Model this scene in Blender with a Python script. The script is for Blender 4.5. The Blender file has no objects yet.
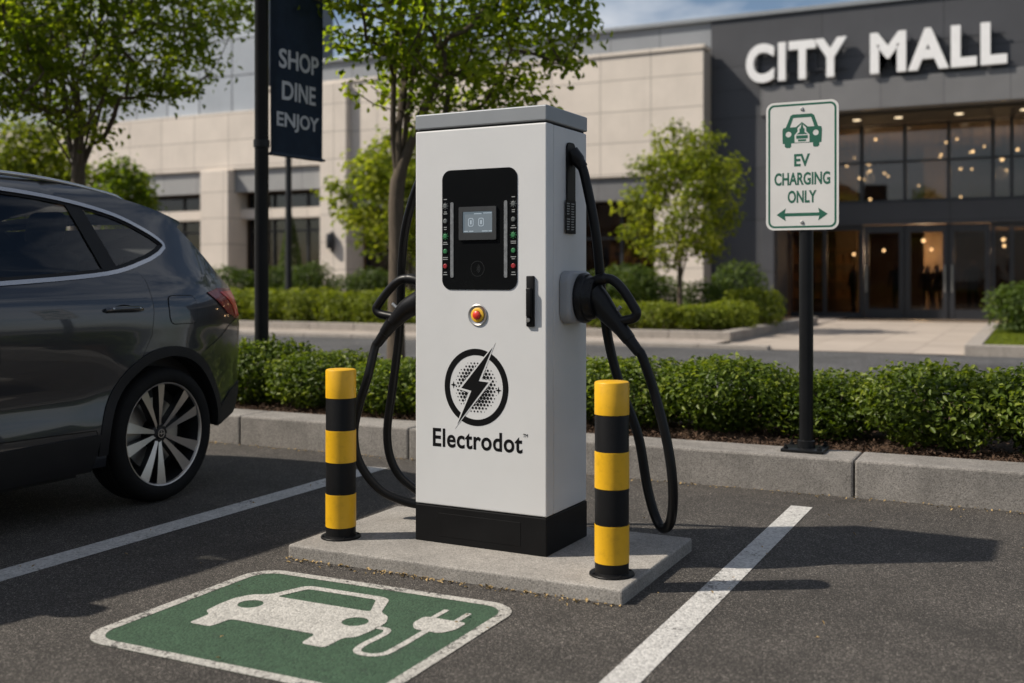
import bpy, bmesh, math, random
from math import sin, cos, pi, radians as R, sqrt, hypot, exp
from mathutils import Vector as V, Matrix as M, Quaternion
from mathutils.geometry import tessellate_polygon, delaunay_2d_cdt
S = bpy.context.scene
COL = S.collection

# ---------------------------------------------------------------- camera
TH = R(26.14)                       # parking bays run along +Y, the camera looks 26 degrees left of them
cd = bpy.data.cameras.new('camera'); cam = bpy.data.objects.new('camera', cd); COL.objects.link(cam)
cd.sensor_width = 36; cd.lens = 37.61; cd.shift_y = -0.0615
cd.clip_start = 0.05; cd.clip_end = 3000
cam.location = (0, 0, 1.2); cam.rotation_euler = (R(90), 0, TH)
cd.dof.use_dof = True; cd.dof.focus_distance = 4.75; cd.dof.aperture_fstop = 1.75
S.camera = cam
# ---------------------------------------------------------------- light
SUN_AZ = (-0.86, -0.51); SUN_EL = R(45)
n_ = hypot(*SUN_AZ)
sund = V((SUN_AZ[0]/n_*cos(SUN_EL), SUN_AZ[1]/n_*cos(SUN_EL), sin(SUN_EL)))
ld = bpy.data.lights.new('sun', 'SUN'); ld.energy = 3.9; ld.angle = R(0.8); ld.color = (1.0, .915, .795)
lo = bpy.data.objects.new('sun', ld); COL.objects.link(lo); lo.location = (-20, -10, 30)
lo.rotation_euler = (-sund).to_track_quat('-Z', 'Y').to_euler()
W = bpy.data.worlds.new('World'); S.world = W; W.use_nodes = True
nt = W.node_tree; nt.nodes.clear()
def wn(t, **k):
    n = nt.nodes.new(t)
    for a, b in k.items(): setattr(n, a, b)
    return n
sky = wn('ShaderNodeTexSky', sky_type='NISHITA', sun_disc=False, sun_elevation=SUN_EL,
         sun_rotation=math.atan2(SUN_AZ[0], SUN_AZ[1]), air_density=1.0, dust_density=1.2, ozone_density=1.2)
tc = wn('ShaderNodeTexCoord'); mp = wn('ShaderNodeMapping'); mp.inputs['Scale'].default_value = (1.6, 1.6, 5.0)
mp.inputs['Location'].default_value = (.35, .1, .2)
nz = wn('ShaderNodeTexNoise'); nz.inputs['Scale'].default_value = 2.2; nz.inputs['Detail'].default_value = 8; nz.inputs['Roughness'].default_value = .58
cr = wn('ShaderNodeValToRGB'); cr.color_ramp.elements[0].position = .44; cr.color_ramp.elements[1].position = .62
mx = wn('ShaderNodeMixRGB'); mx.inputs['Color2'].default_value = (8.6, 8.8, 9.2, 1)
mulc = wn('ShaderNodeMath', operation='MULTIPLY'); mulc.inputs[1].default_value = .72
bg = wn('ShaderNodeBackground'); bg.inputs['Strength'].default_value = 0.062
wo = wn('ShaderNodeOutputWorld'); L_ = nt.links.new
L_(tc.outputs['Generated'], mp.inputs['Vector']); L_(mp.outputs['Vector'], nz.inputs['Vector']); L_(nz.outputs['Fac'], cr.inputs['Fac'])
L_(cr.outputs['Color'], mulc.inputs[0]); L_(mulc.outputs[0], mx.inputs['Fac']); L_(sky.outputs['Color'], mx.inputs['Color1'])
L_(mx.outputs['Color'], bg.inputs['Color']); L_(bg.outputs['Background'], wo.inputs['Surface'])
S.view_settings.view_transform = 'Standard'; S.view_settings.look = 'None'
S.view_settings.exposure = 0.55; S.view_settings.gamma = 1.0; S.view_settings.use_curve_mapping = False
S.cycles.use_adaptive_sampling = True; S.cycles.adaptive_threshold = 0.02
S.cycles.use_denoising = True
S.cycles.max_bounces = 8; S.cycles.transparent_max_bounces = 16; S.cycles.sample_clamp_indirect = 4.0
S.cycles.caustics_reflective = False; S.cycles.caustics_refractive = False

# ---------------------------------------------------------------- node helpers
class NT:
    def __init__(s, name):
        s.m = bpy.data.materials.new(name); s.m.use_nodes = True; s.t = s.m.node_tree
        s.b = s.t.nodes['Principled BSDF']; s.o = s.t.nodes['Material Output']
        s.tc = s.n('ShaderNodeTexCoord')
    def n(s, t, **k):
        n = s.t.nodes.new(t)
        for a, b in k.items(): setattr(n, a, b)
        return n
    def l(s, a, b): s.t.links.new(a, b)
    def noise(s, scale, detail=3, rough=.5, vec=None):
        n = s.n('ShaderNodeTexNoise'); n.inputs['Scale'].default_value = scale; n.inputs['Detail'].default_value = detail
        n.inputs['Roughness'].default_value = rough; s.l(vec or s.tc.outputs['Object'], n.inputs['Vector']); return n.outputs['Fac']
    def ramp(s, fac, stops):
        r = s.n('ShaderNodeValToRGB'); e = r.color_ramp.elements
        while len(e) < len(stops): e.new(.5)
        for i, (p, c) in enumerate(stops):
            e[i].position = p; e[i].color = (c, c, c, 1) if isinstance(c, (int, float)) else (*c, 1)
        s.l(fac, r.inputs['Fac']); return r.outputs['Color']
    def math(s, op, a, b=0.0, c=None):
        n = s.n('ShaderNodeMath', operation=op)
        for i, v in enumerate((a, b) if c is None else (a, b, c)):
            if isinstance(v, (int, float)): n.inputs[i].default_value = v
            else: s.l(v, n.inputs[i])
        return n.outputs[0]
    def mix(s, fac, a, b, mode='MIX'):
        n = s.n('ShaderNodeMixRGB', blend_type=mode)
        for i, v in zip(('Fac', 'Color1', 'Color2'), (fac, a, b)):
            if isinstance(v, (int, float)): n.inputs[i].default_value = v if i == 'Fac' else (v, v, v, 1)
            elif isinstance(v, tuple): n.inputs[i].default_value = (*v, 1)
            else: s.l(v, n.inputs[i])
        return n.outputs['Color']
    def bump(s, h, strength=.3, dist=.01):
        n = s.n('ShaderNodeBump'); n.inputs['Strength'].default_value = strength; n.inputs['Distance'].default_value = dist
        s.l(h, n.inputs['Height']); s.l(n.outputs['Normal'], s.b.inputs['Normal']); return n
    def set(s, **k):
        for a, v in k.items():
            a = {'spec': 'Specular IOR Level', 'coat': 'Coat Weight', 'coatr': 'Coat Roughness', 'rough': 'Roughness', 'metal': 'Metallic'}.get(a, a)
            if isinstance(v, (int, float)): s.b.inputs[a].default_value = v
            elif isinstance(v, tuple): s.b.inputs[a].default_value = (*v, 1) if len(v) == 3 else v
            else: s.l(v, s.b.inputs[a])
        return s
def pm(name, col, rough=.6, metal=0., var=.12, scale=6., bump=0., bscale=60., dirt=0., **k):
    a = NT(name)
    f = a.noise(scale, 5, .6)
    lo_ = tuple(max(0, c*(1-var)) for c in col); hi = tuple(min(1, c*(1+var)) for c in col)
    c = a.ramp(f, [(.3, lo_), (.7, hi)])
    if dirt:
        d = a.ramp(a.noise(scale*3.1, 8, .7), [(.52, 0.), (.72, dirt)])
        c = a.mix(d, c, tuple(x*.45 for x in col))
    rr = a.math('MULTIPLY_ADD', a.noise(scale*2.3, 3), .18*rough, rough*.91)
    a.set(**{'Base Color': c, 'rough': rr, 'metal': metal}, **k)
    if bump: a.bump(a.noise(bscale, 4), bump, .004)
    return a.m
def emis(name, col, st):
    a = NT(name); a.set(**{'Base Color': (.02, .02, .02), 'Emission Color': col, 'Emission Strength': st}); return a.m
def glass(name, tint, refl_rough=.02, ior=1.5, boost=1.0):
    a = NT(name); t = a.t; t.nodes.remove(a.b)
    fr = a.n('ShaderNodeFresnel'); fr.inputs['IOR'].default_value = ior
    g = a.n('ShaderNodeBsdfGlossy'); g.inputs['Roughness'].default_value = refl_rough; g.inputs['Color'].default_value = (.95, .97, 1, 1)
    tr = a.n('ShaderNodeBsdfTransparent'); tr.inputs['Color'].default_value = (*tint, 1)
    ms = a.n('ShaderNodeMixShader')
    f = a.math('MULTIPLY', fr.outputs[0], boost)
    nb = a.n('ShaderNodeBump'); nb.inputs['Strength'].default_value = .02; nb.inputs['Distance'].default_value = .02
    a.l(a.noise(.8, 1), nb.inputs['Height']); a.l(nb.outputs[0], g.inputs['Normal'])
    a.l(f, ms.inputs[0]); a.l(tr.outputs[0], ms.inputs[1]); a.l(g.outputs[0], ms.inputs[2]); a.l(ms.outputs[0], a.o.inputs['Surface'])
    return a.m

# ---------------------------------------------------------------- object helpers
def clean_tag(o, label, cat, group=None):
    o['label'] = label; o['category'] = cat
    if group: o['group'] = group
    return o
def thing(name, label, cat, loc=(0, 0, 0), rz=0., group=None):
    o = bpy.data.objects.new(name, None); COL.objects.link(o); o.empty_display_size = .2
    o.location = loc; o.rotation_euler = (0, 0, rz)
    return clean_tag(o, label, cat, group)
def org(o):
    v = V((0, 0, 0))
    while o is not None: v += V(o.location); o = o.parent
    return v
def obj(name, bm, mat, parent=None, smooth=None, world=False, loc=None):
    if isinstance(bm, bmesh.types.BMesh):
        bmesh.ops.recalc_face_normals(bm, faces=bm.faces) if not getattr(obj, 'norecalc', False) else None
        me = bpy.data.meshes.new(name); bm.to_mesh(me); bm.free()
    else: me = bm
    if mat and not me.materials: me.materials.append(mat)
    o = bpy.data.objects.new(name, me); COL.objects.link(o)
    if loc is not None:
        o.location = loc
        if world: me.transform(M.Translation(-V(loc)))
    if parent:
        o.parent = parent
        if world: me.transform(M.Translation(-org(parent)))
    if smooth is not None: shade(me, smooth)
    return o
def shade(me, ang=35):
    if hasattr(me, 'set_sharp_from_angle'):
        me.shade_smooth(); me.set_sharp_from_angle(angle=R(ang))
    return me
def structure(o): o['kind'] = 'structure'; return o
def copy_tree(o, parent=None):
    c = o.copy(); COL.objects.link(c)
    if parent: c.parent = parent
    for ch in list(o.children): copy_tree(ch, c)
    return c
B = bmesh.new
def box(bm, x0, x1, y0, y1, z0, z1, bev=0., seg=2, mat=None):
    m = M.Translation(((x0+x1)/2, (y0+y1)/2, (z0+z1)/2)) @ M.Diagonal((abs(x1-x0), abs(y1-y0), abs(z1-z0), 1))
    if mat is not None: m = mat @ m
    r = bmesh.ops.create_cube(bm, size=1, matrix=m)
    if bev:
        es = list({e for v in r['verts'] for e in v.link_edges})
        bmesh.ops.bevel(bm, geom=es, offset=bev, segments=seg, profile=.5, affect='EDGES')
    return bm
def frame_to(d):
    d = V(d).normalized(); return d.to_track_quat('Z', 'Y').to_matrix()
def tube(bm, pts, rad, n=12, cap=True):
    pts = [V(p) for p in pts]
    if isinstance(rad, (int, float)): rad = [rad]*len(pts)
    t0 = (pts[1]-pts[0]).normalized(); q = t0.to_track_quat('Z', 'Y'); rings = []; prev = t0
    for i, p in enumerate(pts):
        t = (pts[min(i+1, len(pts)-1)] - pts[max(i-1, 0)]).normalized()
        q = prev.rotation_difference(t) @ q; prev = t
        rings.append([bm.verts.new(p + q @ V((cos(2*pi*k/n)*rad[i], sin(2*pi*k/n)*rad[i], 0))) for k in range(n)])
    for a, b in zip(rings, rings[1:]):
        for k in range(n): bm.faces.new((a[k], a[(k+1) % n], b[(k+1) % n], b[k]))
    if cap: bm.faces.new(rings[0][::-1]); bm.faces.new(rings[-1])
    return bm
def smooth_path(pts, k=8):
    pts = [V(p) for p in pts]; P = [pts[0]*2-pts[1]] + pts + [pts[-1]*2-pts[-2]]; out = []
    for i in range(1, len(P)-2):
        for j in range(k):
            t = j/k; a, b, c, d = P[i-1:i+3]
            out.append(.5*((2*b) + (c-a)*t + (2*a-5*b+4*c-d)*t*t + (3*b-a-3*c+d)*t**3))
    return out + [pts[-1]]
def lathe(bm, prof, n=32, mat=None):
    mat = mat or M.Identity(4); rings = []
    for r, z in prof:
        if r < 1e-6: rings.append([bm.verts.new(mat @ V((0, 0, z)))])
        else: rings.append([bm.verts.new(mat @ V((r*cos(2*pi*k/n), r*sin(2*pi*k/n), z))) for k in range(n)])
    for a, b in zip(rings, rings[1:]):
        for k in range(n):
            k2 = (k+1) % n
            if len(a) == 1 and len(b) == 1: continue
            if len(a) == 1: bm.faces.new((a[0], b[k2], b[k]))
            elif len(b) == 1: bm.faces.new((a[k], a[k2], b[0]))
            else: bm.faces.new((a[k], a[k2], b[k2], b[k]))
    return bm
def prism(bm, loops, O, U, Vv, t, N=None):
    """polygon (first loop) with holes in the plane O+U,V; extruded t along N"""
    O, U, Vv = V(O), V(U), V(Vv); N = V(N) if N else U.cross(Vv).normalized()
    if not isinstance(loops[0][0], (list, tuple)): loops = [loops]
    P = [V((u, v, 0)) for l in loops for u, v in l]
    tri = tessellate_polygon([[V((u, v, 0)) for u, v in l] for l in loops])
    lo_ = [bm.verts.new(O + U*p.x + Vv*p.y) for p in P]
    hi = [bm.verts.new(O + U*p.x + Vv*p.y + N*t) for p in P]
    for a, b, c in tri:
        try: bm.faces.new((lo_[a], lo_[b], lo_[c])); bm.faces.new((hi[a], hi[c], hi[b]))
        except ValueError: pass
    k = 0
    for l in loops:
        for i in range(len(l)):
            a, b = k+i, k+(i+1) % len(l)
            bm.faces.new((lo_[a], lo_[b], hi[b], hi[a]))
        k += len(l)
    return bm
def rrect(u0, u1, v0, v1, r, n=6):
    out = []
    for cx, cy, a0 in ((u1-r, v1-r, 0), (u0+r, v1-r, 90), (u0+r, v0+r, 180), (u1-r, v0+r, 270)):
        for i in range(n+1):
            a = R(a0 + 90*i/n); out.append((cx + r*cos(a), cy + r*sin(a)))
    return out
def circ(cx, cy, r, n=32, ry=None): return [(cx+r*cos(2*pi*i/n), cy+(ry or r)*sin(2*pi*i/n)) for i in range(n)]
def band(pts, w, round_=True):
    """outline of a thick polyline"""
    pts = [V((*p, 0)) for p in pts]; l, r = [], []
    for i, p in enumerate(pts):
        t = (pts[min(i+1, len(pts)-1)] - pts[max(i-1, 0)]).normalized(); nn = V((-t.y, t.x, 0))*w/2
        l.append((p+nn).to_2d().to_tuple()); r.append((p-nn).to_2d().to_tuple())
    return l + r[::-1]
def text_poly(s, bold=0.0, extrude=0.0, space=1.0):
    """a flat or extruded text mesh in the xy plane, normalised to its box"""
    cu = bpy.data.curves.new('lettering', 'FONT'); cu.body = s; cu.size = 1; cu.offset = bold; cu.extrude = extrude
    cu.space_character = space; cu.resolution_u = 6
    t = bpy.data.objects.new('lettering', cu); COL.objects.link(t)
    dg = bpy.context.evaluated_depsgraph_get(); me = bpy.data.meshes.new_from_object(t.evaluated_get(dg))
    bpy.data.objects.remove(t); bpy.data.curves.remove(cu)
    return me
def text_on(bm, s, O, U, Vv, u0, u1, v0, v1, t=.001, bold=.0, space=1.0):
    """letters filling the box u0..u1, v0..v1 (cap box) on the plane O,U,V, standing t proud"""
    me = text_poly(s, bold, .5, space); O, U, Vv = V(O), V(U), V(Vv); N = U.cross(Vv).normalized()
    xs = [v.co.x for v in me.vertices]; ys = [v.co.y for v in me.vertices]; zs = [v.co.z for v in me.vertices]
    x0, x1, y0, y1, z0 = min(xs), max(xs), min(ys), max(ys), min(zs)
    for v in me.vertices:
        c = v.co
        v.co = O + U*(u0 + (c.x-x0)/(x1-x0)*(u1-u0)) + Vv*(v0 + (c.y-y0)/(y1-y0)*(v1-v0)) + N*((c.z-z0)/(2*abs(z0))*t)
    bm.from_mesh(me); bpy.data.meshes.remove(me); return bm

# ---------------------------------------------------------------- materials
def asphalt(name, a0, a1, scale=130.):
    a = NT(name); o = a.tc.outputs['Object']
    vo = a.n('ShaderNodeTexVoronoi'); vo.inputs['Scale'].default_value = scale; a.l(o, vo.inputs['Vector'])
    vo2 = a.n('ShaderNodeTexVoronoi'); vo2.inputs['Scale'].default_value = scale*.43; a.l(o, vo2.inputs['Vector'])
    sep = a.n('ShaderNodeSeparateColor'); a.l(vo.outputs['Color'], sep.inputs[0])
    sep2 = a.n('ShaderNodeSeparateColor'); a.l(vo2.outputs['Color'], sep2.inputs[0])
    st = a.ramp(sep.outputs[0], [(0, a0), (.62, tuple(x*1.25 for x in a0)), (.86, a1), (1, tuple(min(1, x*2.3) for x in a1))])
    st2 = a.ramp(sep2.outputs[1], [(.0, .82), (.8, 1.), (1, 1.5)])
    c = a.mix(1., st, st2, 'MULTIPLY')
    big = a.ramp(a.noise(.55, 6, .65), [(.3, .66), (.7, 1.28)])
    c = a.mix(1., c, big, 'MULTIPLY')
    c = a.mix(1., c, a.ramp(a.noise(5, 5, .7), [(.35, .85), (.65, 1.12)]), 'MULTIPLY')
    # old oil drips
    c = a.mix(a.ramp(a.noise(1.7, 2, .4), [(.66, 0.), (.74, .5)]), c, (.018, .017, .016))
    a.set(**{'Base Color': c, 'rough': a.ramp(sep.outputs[1], [(0, .75), (1, .95)]), 'spec': .35})
    h = a.math('MULTIPLY', vo.outputs['Distance'], -1.0)
    h = a.math('ADD', h, a.math('MULTIPLY', vo2.outputs['Distance'], -.7)); a.bump(h, .55, .006)
    return a.m
def paint(name, col, worn, chips=.5, bare=(.045, .042, .04)):
    """road paint: gritty, chipped where the noise is high so the asphalt shows"""
    a = NT(name); o = a.tc.outputs['Object']
    vo = a.n('ShaderNodeTexVoronoi'); vo.inputs['Scale'].default_value = 120; a.l(o, vo.inputs['Vector'])
    sep = a.n('ShaderNodeSeparateColor'); a.l(vo.outputs['Color'], sep.inputs[0])
    grit = a.ramp(sep.outputs[0], [(0, .66), (.4, .9), (1, 1.12)])
    c = a.mix(1., a.ramp(a.noise(9, 6, .7), [(.25, tuple(x*.72 for x in col)), (.7, col)]), grit, 'MULTIPLY')
    n1 = a.math('ADD', a.math('MULTIPLY', a.noise(26, 7, .75), .6), a.math('MULTIPLY', a.noise(3.2, 3, .6), .4))
    n1 = a.math('ADD', n1, a.math('MULTIPLY', sep.outputs[1], .09))
    f = a.ramp(n1, [(chips, 0.), (chips+.05, worn)])
    c = a.mix(f, c, bare)
    a.set(**{'Base Color': c, 'rough': .78, 'spec': .35}); a.bump(a.math('MULTIPLY', vo.outputs['Distance'], -1.), .45, .005)
    return a.m
def stone(name, col, speck=.35, sc=220., var=.15, rough=.85, bump=.35):
    a = NT(name); o = a.tc.outputs['Object']
    vo = a.n('ShaderNodeTexVoronoi'); vo.inputs['Scale'].default_value = sc; a.l(o, vo.inputs['Vector'])
    sep = a.n('ShaderNodeSeparateColor'); a.l(vo.outputs['Color'], sep.inputs[0])
    g = a.ramp(sep.outputs[0], [(0, 1-speck), (.5, 1.), (1, 1+speck*.6)])
    c = a.mix(1., a.ramp(a.noise(2.3, 7, .65), [(.3, tuple(x*(1-var) for x in col)), (.7, tuple(x*(1+var) for x in col))]), g, 'MULTIPLY')
    c = a.mix(a.ramp(a.noise(14, 8, .75), [(.54, 0.), (.75, .5)]), c, tuple(x*.5 for x in col))
    mpn = a.n('ShaderNodeMapping'); mpn.inputs['Scale'].default_value = (7., 7., 1.1); a.l(o, mpn.inputs['Vector'])
    c = a.mix(a.ramp(a.noise(1.5, 7, .75, mpn.outputs[0]), [(.50, 0.), (.74, .45)]), c, tuple(x*.42 for x in col))
    a.set(**{'Base Color': c, 'rough': rough, 'spec': .3}); a.bump(a.noise(sc*.4, 5, .7), bump, .004)
    return a.m
def jointed(name, col, sx, sz, ox=0., oz=0., w=.022, var=.06, rough=.7, axes=('X', 'Z'), dark=.45, metal=0., spec=.4):
    """cladding or paving: panels with open joints on a world grid, each panel a shade of its own"""
    a = NT(name); geo = a.n('ShaderNodeNewGeometry'); sp = a.n('ShaderNodeSeparateXYZ'); a.l(geo.outputs['Position'], sp.inputs[0])
    def ax(k, s, o):
        p = a.math('DIVIDE', a.math('SUBTRACT', sp.outputs[k], o), s)
        return a.math('FLOOR', p), a.math('MULTIPLY', a.math('PINGPONG', a.math('MULTIPLY', p, 1.), .5), s)
    ix, dx = ax(axes[0], sx, ox); iz, dz = ax(axes[1], sz, oz)
    d = a.math('MINIMUM', dx, dz)
    line = a.math('LESS_THAN', d, w/2)
    wn_ = a.n('ShaderNodeTexWhiteNoise', noise_dimensions='2D'); cb = a.n('ShaderNodeCombineXYZ'); a.l(ix, cb.inputs[0]); a.l(iz, cb.inputs[1])
    a.l(cb.outputs[0], wn_.inputs['Vector'])
    pv = a.ramp(wn_.outputs['Value'], [(0, 1-var), (1, 1+var)])
    c = a.mix(1., a.ramp(a.noise(1.1, 6, .6, geo.outputs['Position']), [(.3, tuple(x*.93 for x in col)), (.7, tuple(x*1.06 for x in col))]), pv, 'MULTIPLY')
    mpn = a.n('ShaderNodeMapping'); mpn.inputs['Scale'].default_value = (3., 3., .25); a.l(geo.outputs['Position'], mpn.inputs['Vector'])
    st = a.ramp(a.noise(1.6, 6, .7, mpn.outputs[0]), [(.55, 0.), (.8, .25)])
    c = a.mix(st, c, tuple(x*.6 for x in col))
    c = a.mix(line, c, tuple(x*dark for x in col))
    a.set(**{'Base Color': c, 'rough': rough, 'metal': metal, 'spec': spec}); a.bump(a.noise(40, 4), .06, .004)
    return a.m
def leaf(name, c0, c1, c2, trans=.3, rough=.42):
    a = NT(name); at = a.n('ShaderNodeAttribute', attribute_name='tint')
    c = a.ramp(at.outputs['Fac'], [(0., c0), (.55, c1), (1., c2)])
    oi = a.n('ShaderNodeObjectInfo')
    c = a.mix(1., c, a.ramp(oi.outputs['Random'], [(0, .85), (1, 1.15)]), 'MULTIPLY')
    a.set(**{'Base Color': c, 'rough': rough, 'spec': .22})
    tr = a.n('ShaderNodeBsdfTranslucent'); tcol = a.mix(1., c, (1.85, 1.9, .5), 'MULTIPLY'); a.l(tcol, tr.inputs['Color'])
    ms = a.n('ShaderNodeMixShader'); ms.inputs[0].default_value = trans
    a.l(a.b.outputs[0], ms.inputs[1]); a.l(tr.outputs[0], ms.inputs[2]); a.l(ms.outputs[0], a.o.inputs['Surface'])
    return a.m
def bark(name, col):
    a = NT(name); mpn = a.n('ShaderNodeMapping'); mpn.inputs['Scale'].default_value = (9, 9, 2.2); a.l(a.tc.outputs['Object'], mpn.inputs['Vector'])
    f = a.noise(4, 8, .75, mpn.outputs[0])
    a.set(**{'Base Color': a.ramp(f, [(.3, tuple(x*.5 for x in col)), (.65, col), (.8, tuple(x*1.35 for x in col))]), 'rough': .9}); a.bump(f, .7, .01)
    return a.m
MT = dict(
    asphalt=asphalt('asphalt', (.0365, .0328, .0294), (.096, .087, .077), 250.),
    road=asphalt('drive_asphalt', (.05, .05, .052), (.10, .10, .10), 90),
    white_line=paint('white_line_paint', (.52, .51, .49), .8, .62),
    sym_white=paint('symbol_white_paint', (.48, .465, .43), .6, .655),
    border_white=paint('border_white_paint', (.45, .435, .40), .9, .565),
    green=paint('green_bay_paint', (.042, .086, .049), .75, .625, (.03, .05, .035)),
    pad=stone('pad_concrete', (.27, .255, .235), .38, 240, .22, .9, .5),
    kerb=stone('kerb_granite', (.225, .211, .195), .44, 230, .28, .92, .6),
    kerb2=stone('far_kerb_stone', (.31, .28, .25), .3, 120, .12),
    paving=jointed('plaza_paving', (.36, .31, .265), .9, .9, 0, 0, .02, .09, .85, ('X', 'Y'), .6),
    walk=jointed('walk_paving', (.33, .285, .25), .6, .6, 0, 0, .015, .1, .85, ('X', 'Y'), .65),
    soil=stone('bark_mulch', (.075, .045, .028), .8, 70, .3, .95, .9),
    grass_soil=stone('turf_soil', (.05, .075, .02), .5, 60, .2, .95, .8),
    beige=jointed('beige_panels', (.63, .565, .50), 1.6, .94, -8.65, 7.14, .03, .035, .75, ('X', 'Z'), .55),
    dark=jointed('charcoal_panels', (.056, .058, .066), 3.2, 1.5, -8.65, 5.9, .03, .06, .55, ('X', 'Z'), .5),
    fascia=jointed('canopy_fascia_panels', (.15, .15, .155), 1.62, 5., -7.1, 5.0, .02, .05, .5, ('X', 'Z'), .5),
    parapet=jointed('grey_parapet_panels', (.235, .25, .27), 1.6, 5., -8.65, 4.0, .03, .06, .5, ('X', 'Z'), .5),
    greypanel=jointed('grey_lintel_panels', (.30, .30, .30), 1.6, 5., -8.65, 4.0, .03, .06, .5, ('X', 'Z'), .6),
    tower=jointed('tower_panels', (.37, .40, .44), 1.55, 1.32, -24.65, 7.22, .06, .16, .42, ('X', 'Z'), .3, .15, .5),
    frame=pm('dark_frame_metal', (.018, .019, .023), .45, 0., .1, 3),
    soffit=pm('soffit_board', (.055, .045, .037), .7),
    roof=pm('flat_roof_membrane', (.16, .16, .165), .9),
    hall=pm('hall_plaster', (.20, .14, .09), .8, var=.2, scale=.6),
    hallfloor=pm('hall_floor_tile', (.16, .12, .085), .25, var=.1, scale=.5),
    glass=glass('window_glass', (.40, .38, .34), .01, 1.6, 1.35),
    doorglass=glass('door_glass', (.42, .39, .35), .01, 1.5, .45),
    shopglass=glass('shop_glass', (.34, .34, .32), .01, 1.5, 1.3),
    letter=pm('sign_letter_white', (.78, .78, .79), .45, var=.04),
    cabinet=pm('cabinet_white_powdercoat', (.575, .58, .585), .42, 0, .035, 2.2, .05, 420, coat=.08),
    capgrey=pm('cap_grey_metal', (.26, .275, .29), .42, .35, .06, 3, .05, 400),
    seam=pm('dark_gap', (.012, .012, .012), .8),
    plinth=pm('plinth_black_steel', (.008, .008, .0085), .42, 0, .2, 5, .05, 300, spec=.12),
    panel=pm('panel_black_glass', (.005, .0055, .006), .2, 0, .1, 5, spec=.2),
    mark=pm('panel_mark', (.022, .024, .025), .4),
    bezel=pm('screen_bezel', (.03, .032, .034), .4),
    screen=emis('screen_glow', (.30, .38, .44), .26),
    screen2=emis('screen_icon_glow', (.6, .7, .78), .36),
    led=pm('led_strip_clear', (.17, .18, .19), .3, var=.3, scale=60),
    lampgrey=pm('indicator_grey', (.10, .11, .11), .4), lampgreen=pm('indicator_green', (.03, .16, .06), .35), lampred=pm('indicator_red', (.28, .02, .025), .35),
    print=pm('print_grey', (.25, .26, .26), .6),
    black=pm('print_black', (.006, .006, .0065), .5, spec=.1),
    steel=pm('brushed_steel', (.45, .44, .42), .35, .9),
    yellowring=pm('stop_yellow_ring', (.72, .42, .03), .45), redbtn=pm('stop_red', (.62, .035, .02), .35, coat=.3),
    rubber=pm('cable_rubber', (.005, .005, .0055), .34, 0, .2, 9, .05, 160, spec=.22),
    gunplastic=pm('gun_black_plastic', (.007, .007, .008), .36, 0, .15, 9, .05, 500, spec=.25),
    boss=pm('holster_grey_plastic', (.27, .28, .295), .45, 0, .05, 4),
    yellow=pm('bollard_yellow_paint', (.66, .365, .008), .42, 0, .07, 7, .08, 120, dirt=.35),
    bblack=pm('bollard_black_paint', (.008, .008, .0085), .45, 0, .25, 7, .08, 120, dirt=.2, spec=.14),
    signwhite=pm('sign_white_sheeting', (.62, .61, .59), .45, 0, .04, 6),
    signgreen=pm('sign_green', (.012, .10, .062), .5, 0, .1, 9),
    blackpole=pm('black_pole_paint', (.008, .0085, .0095), .36, .0, .2, 7, .05, 120, spec=.2),
    banner=pm('banner_navy_cloth', (.020, .034, .058), .8, 0, .12, 9, .1, 260),
    bannertext=pm('banner_white_print', (.50, .51, .53), .8, 0, .06, 9),
    carpaint=pm('car_paint_dark_grey', (.027, .030, .037), .30, .5, .03, 2, coat=1., coatr=.03),
    carclad=pm('car_cladding', (.012, .012, .013), .6, 0, .1, 8, .06, 400, spec=.25),
    cargap=pm('car_gap', (.004, .004, .004), .9), chrome=pm('window_trim_satin', (.48, .48, .49), .24, .95, .03),
    carglass=glass('car_tinted_glass', (.52, .54, .53), .005, 1.5, 1.0),
    tyre=pm('tyre_rubber', (.008, .008, .008), .8, 0, .2, 12, .2, 90, spec=.2),
    rimdark=pm('rim_dark', (.02, .02, .022), .4, .5), rim=pm('rim_machined', (.54, .50, .46), .34, .85, .05),
    tailred=pm('tail_lamp_red', (.62, .022, .022), .25, 0, .1, coat=.4), taildark=pm('tail_lamp_smoked', (.20, .010, .012), .25, 0, .1, coat=.4),
    seat=pm('seat_leather', (.02, .02, .021), .6), headlamp=pm('headlamp_lens', (.5, .5, .52), .1, .3),
    plate=pm('blank_plate', (.5, .5, .48), .5),
    lf_hedge=leaf('hedge_leaf', (.029, .050, .006), (.078, .116, .014), (.22, .255, .048), .32, .42),
    lf_tree=leaf('tree_leaf', (.058, .098, .009), (.145, .195, .018), (.29, .325, .045), .58, .5),
    lf_light=leaf('young_tree_leaf', (.078, .108, .014), (.170, .20, .026), (.29, .305, .05), .55, .5),
    lf_dark=leaf('bush_leaf', (.03, .055, .010), (.065, .10, .018), (.13, .165, .035), .3, .5),
    lf_lime=leaf('lime_shrub_leaf', (.08, .11, .012), (.16, .195, .022), (.27, .295, .04), .35, .5),
    bark=bark('bark', (.115, .088, .062)), barkdark=bark('dark_bark', (.10, .075, .055)),
    dry=pm('dry_leaf', (.32, .22, .09), .8, var=.4, scale=30),
    warm=emis('warm_lamp', (1., .70, .40), 9.), downlamp=emis('downlight', (1., .78, .5), 1.3),
    cloth1=pm('dark_clothes', (.02, .02, .025), .9), cloth2=pm('grey_clothes', (.09, .085, .08), .9), skin=pm('skin', (.30, .18, .12), .6),
    display=pm('shop_display_wood', (.38, .22, .10), .7, var=.4, scale=1.5), office=jointed('office_render', (.22, .21, .20), 3., 3., 0, 0, .3, .1, .8),
)
obj.norecalc = False
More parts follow.
